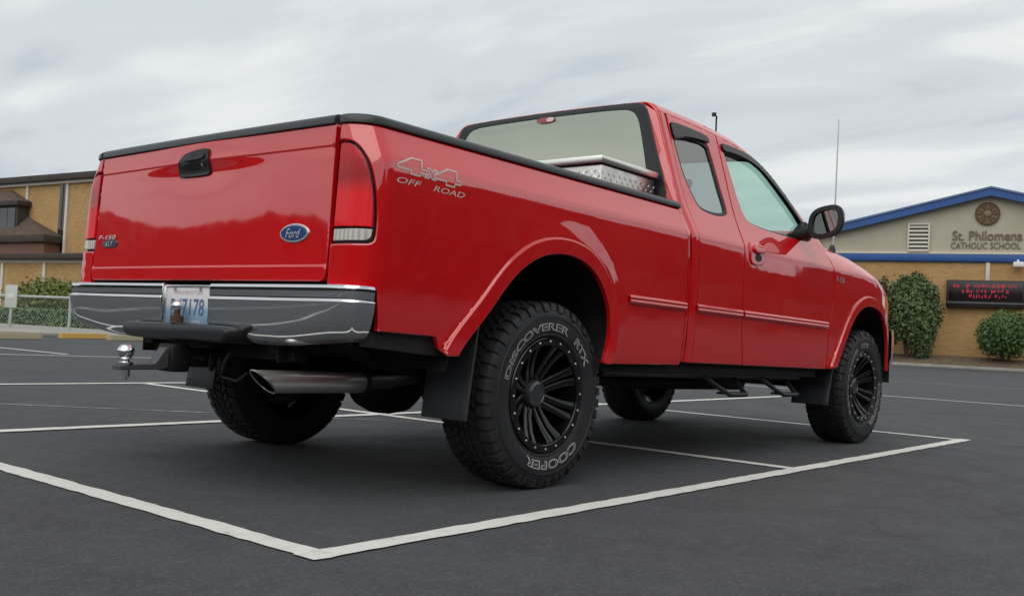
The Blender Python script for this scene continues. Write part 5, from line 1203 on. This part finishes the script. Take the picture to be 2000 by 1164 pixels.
    PAL = mat('faded_yellow_paint', (.42, .36, .22), .8)
    for (p0, p1, y_, m_, lab) in ((118, 206, 661, YEL, 'bright yellow concrete wheel stop left of the truck bumper'), (-40, 76, 662, PAL, 'faded pale yellow wheel stop at the left edge of the lot'), (212, 330, 665, PAL, 'faded yellow wheel stop partly hidden behind the truck bumper')):
        a, b = ground(p0, y_), ground(p1, y_+1); d = b-a; o = empty('wheel_stop', (a+b)/2); o.rotation_euler = (0, 0, math.atan2(d.y, d.x)); tag(o, lab, 'wheel stop', 'wheel stops along the far kerb')
        bm = bmesh.new(); prism(bm, [(-.09,0),(.09,0),(.065,.13),(-.065,.13)], -d.length/2, d.length/2, lambda u_, v_, t: (t, u_, v_)); bmesh.ops.bevel(bm, geom=bm.edges[:], offset=.015, segments=2, affect='EDGES'); bmobj('stop_block', bm, m_, o, 35)
church()
# ------------------------------------------------------------------ unseen trees added behind the viewer, seen only mirrored in paint and chrome
def unseen_treeline():
    r = np.random.default_rng(3); bm = bmesh.new(); C = Vector((0, 0, 0)); a0, a1 = math.radians(112), math.radians(350); n = 420; rings = []
    for i in range(n+1):
        a = a0+(a1-a0)*i/n; R = 52+3*math.sin(a*7); dg = math.degrees(a); h = (7.6+7.5*float(sst(215., 275., np.array(dg)))-6*float(sst(318., 332., np.array(dg))))*(1-.38*math.exp(-((dg-335)/2.2)**2)-.35*math.exp(-((dg-342)/2.0)**2))*(1+.045*math.sin(a*11+1)+.03*math.sin(a*23)+.006*r.normal())  # crown height and dips set by bearing to shape dark and pale reflections
        rings.append([bm.verts.new(((R+q*2.2*math.sin(z*3.1)+.3*r.normal())*math.cos(a), (R-1.8*math.sin(z*3.1)+.3*r.normal())*math.sin(a), max(0, h*z))) for q, z in ((1, 0), (1, .2), (1, .45), (1, .7), (1, .88), (1, 1))])
    for A, B in zip(rings[:-1], rings[1:]):
        for k in range(5): bm.faces.new((A[k], A[k+1], B[k+1], B[k]))
    tag(bmobj('unseen_reflection_trees', bm, leafmat('unseen_reflection_leaves', (.012, .02, .01), (.022, .032, .017), (.04, .05, .028), .3)), 'dark mass of unseen trees behind the viewer, shaped for reflections in the truck', 'trees', kind='stuff')
unseen_treeline()
def far_trees():
    r = np.random.default_rng(9); bm = bmesh.new(); rings = []; n = 300
    for i in range(n+1):
        a = math.radians(-14+130*i/n); R = 130+6*math.sin(a*9); h = 6.2+1.2*math.sin(a*13)+.8*math.sin(a*37+1)+.45*r.normal()
        rings.append([bm.verts.new(((R-1.8*math.sin(z*3.1)+.7*r.normal())*math.cos(a), (R-1.8*math.sin(z*3.1)+.7*r.normal())*math.sin(a), max(0, h*z))) for z in (0, .2, .45, .7, .88, 1)])
    for A, B in zip(rings[:-1], rings[1:]):
        for k in range(5): bm.faces.new((A[k], A[k+1], B[k+1], B[k]))
    tag(bmobj('far_trees', bm, leafmat('far_leaves', (.025, .04, .02), (.045, .065, .035), (.075, .095, .055), .3)), 'low far-off belt of trees on the horizon behind both buildings', 'trees', kind='stuff')
far_trees()
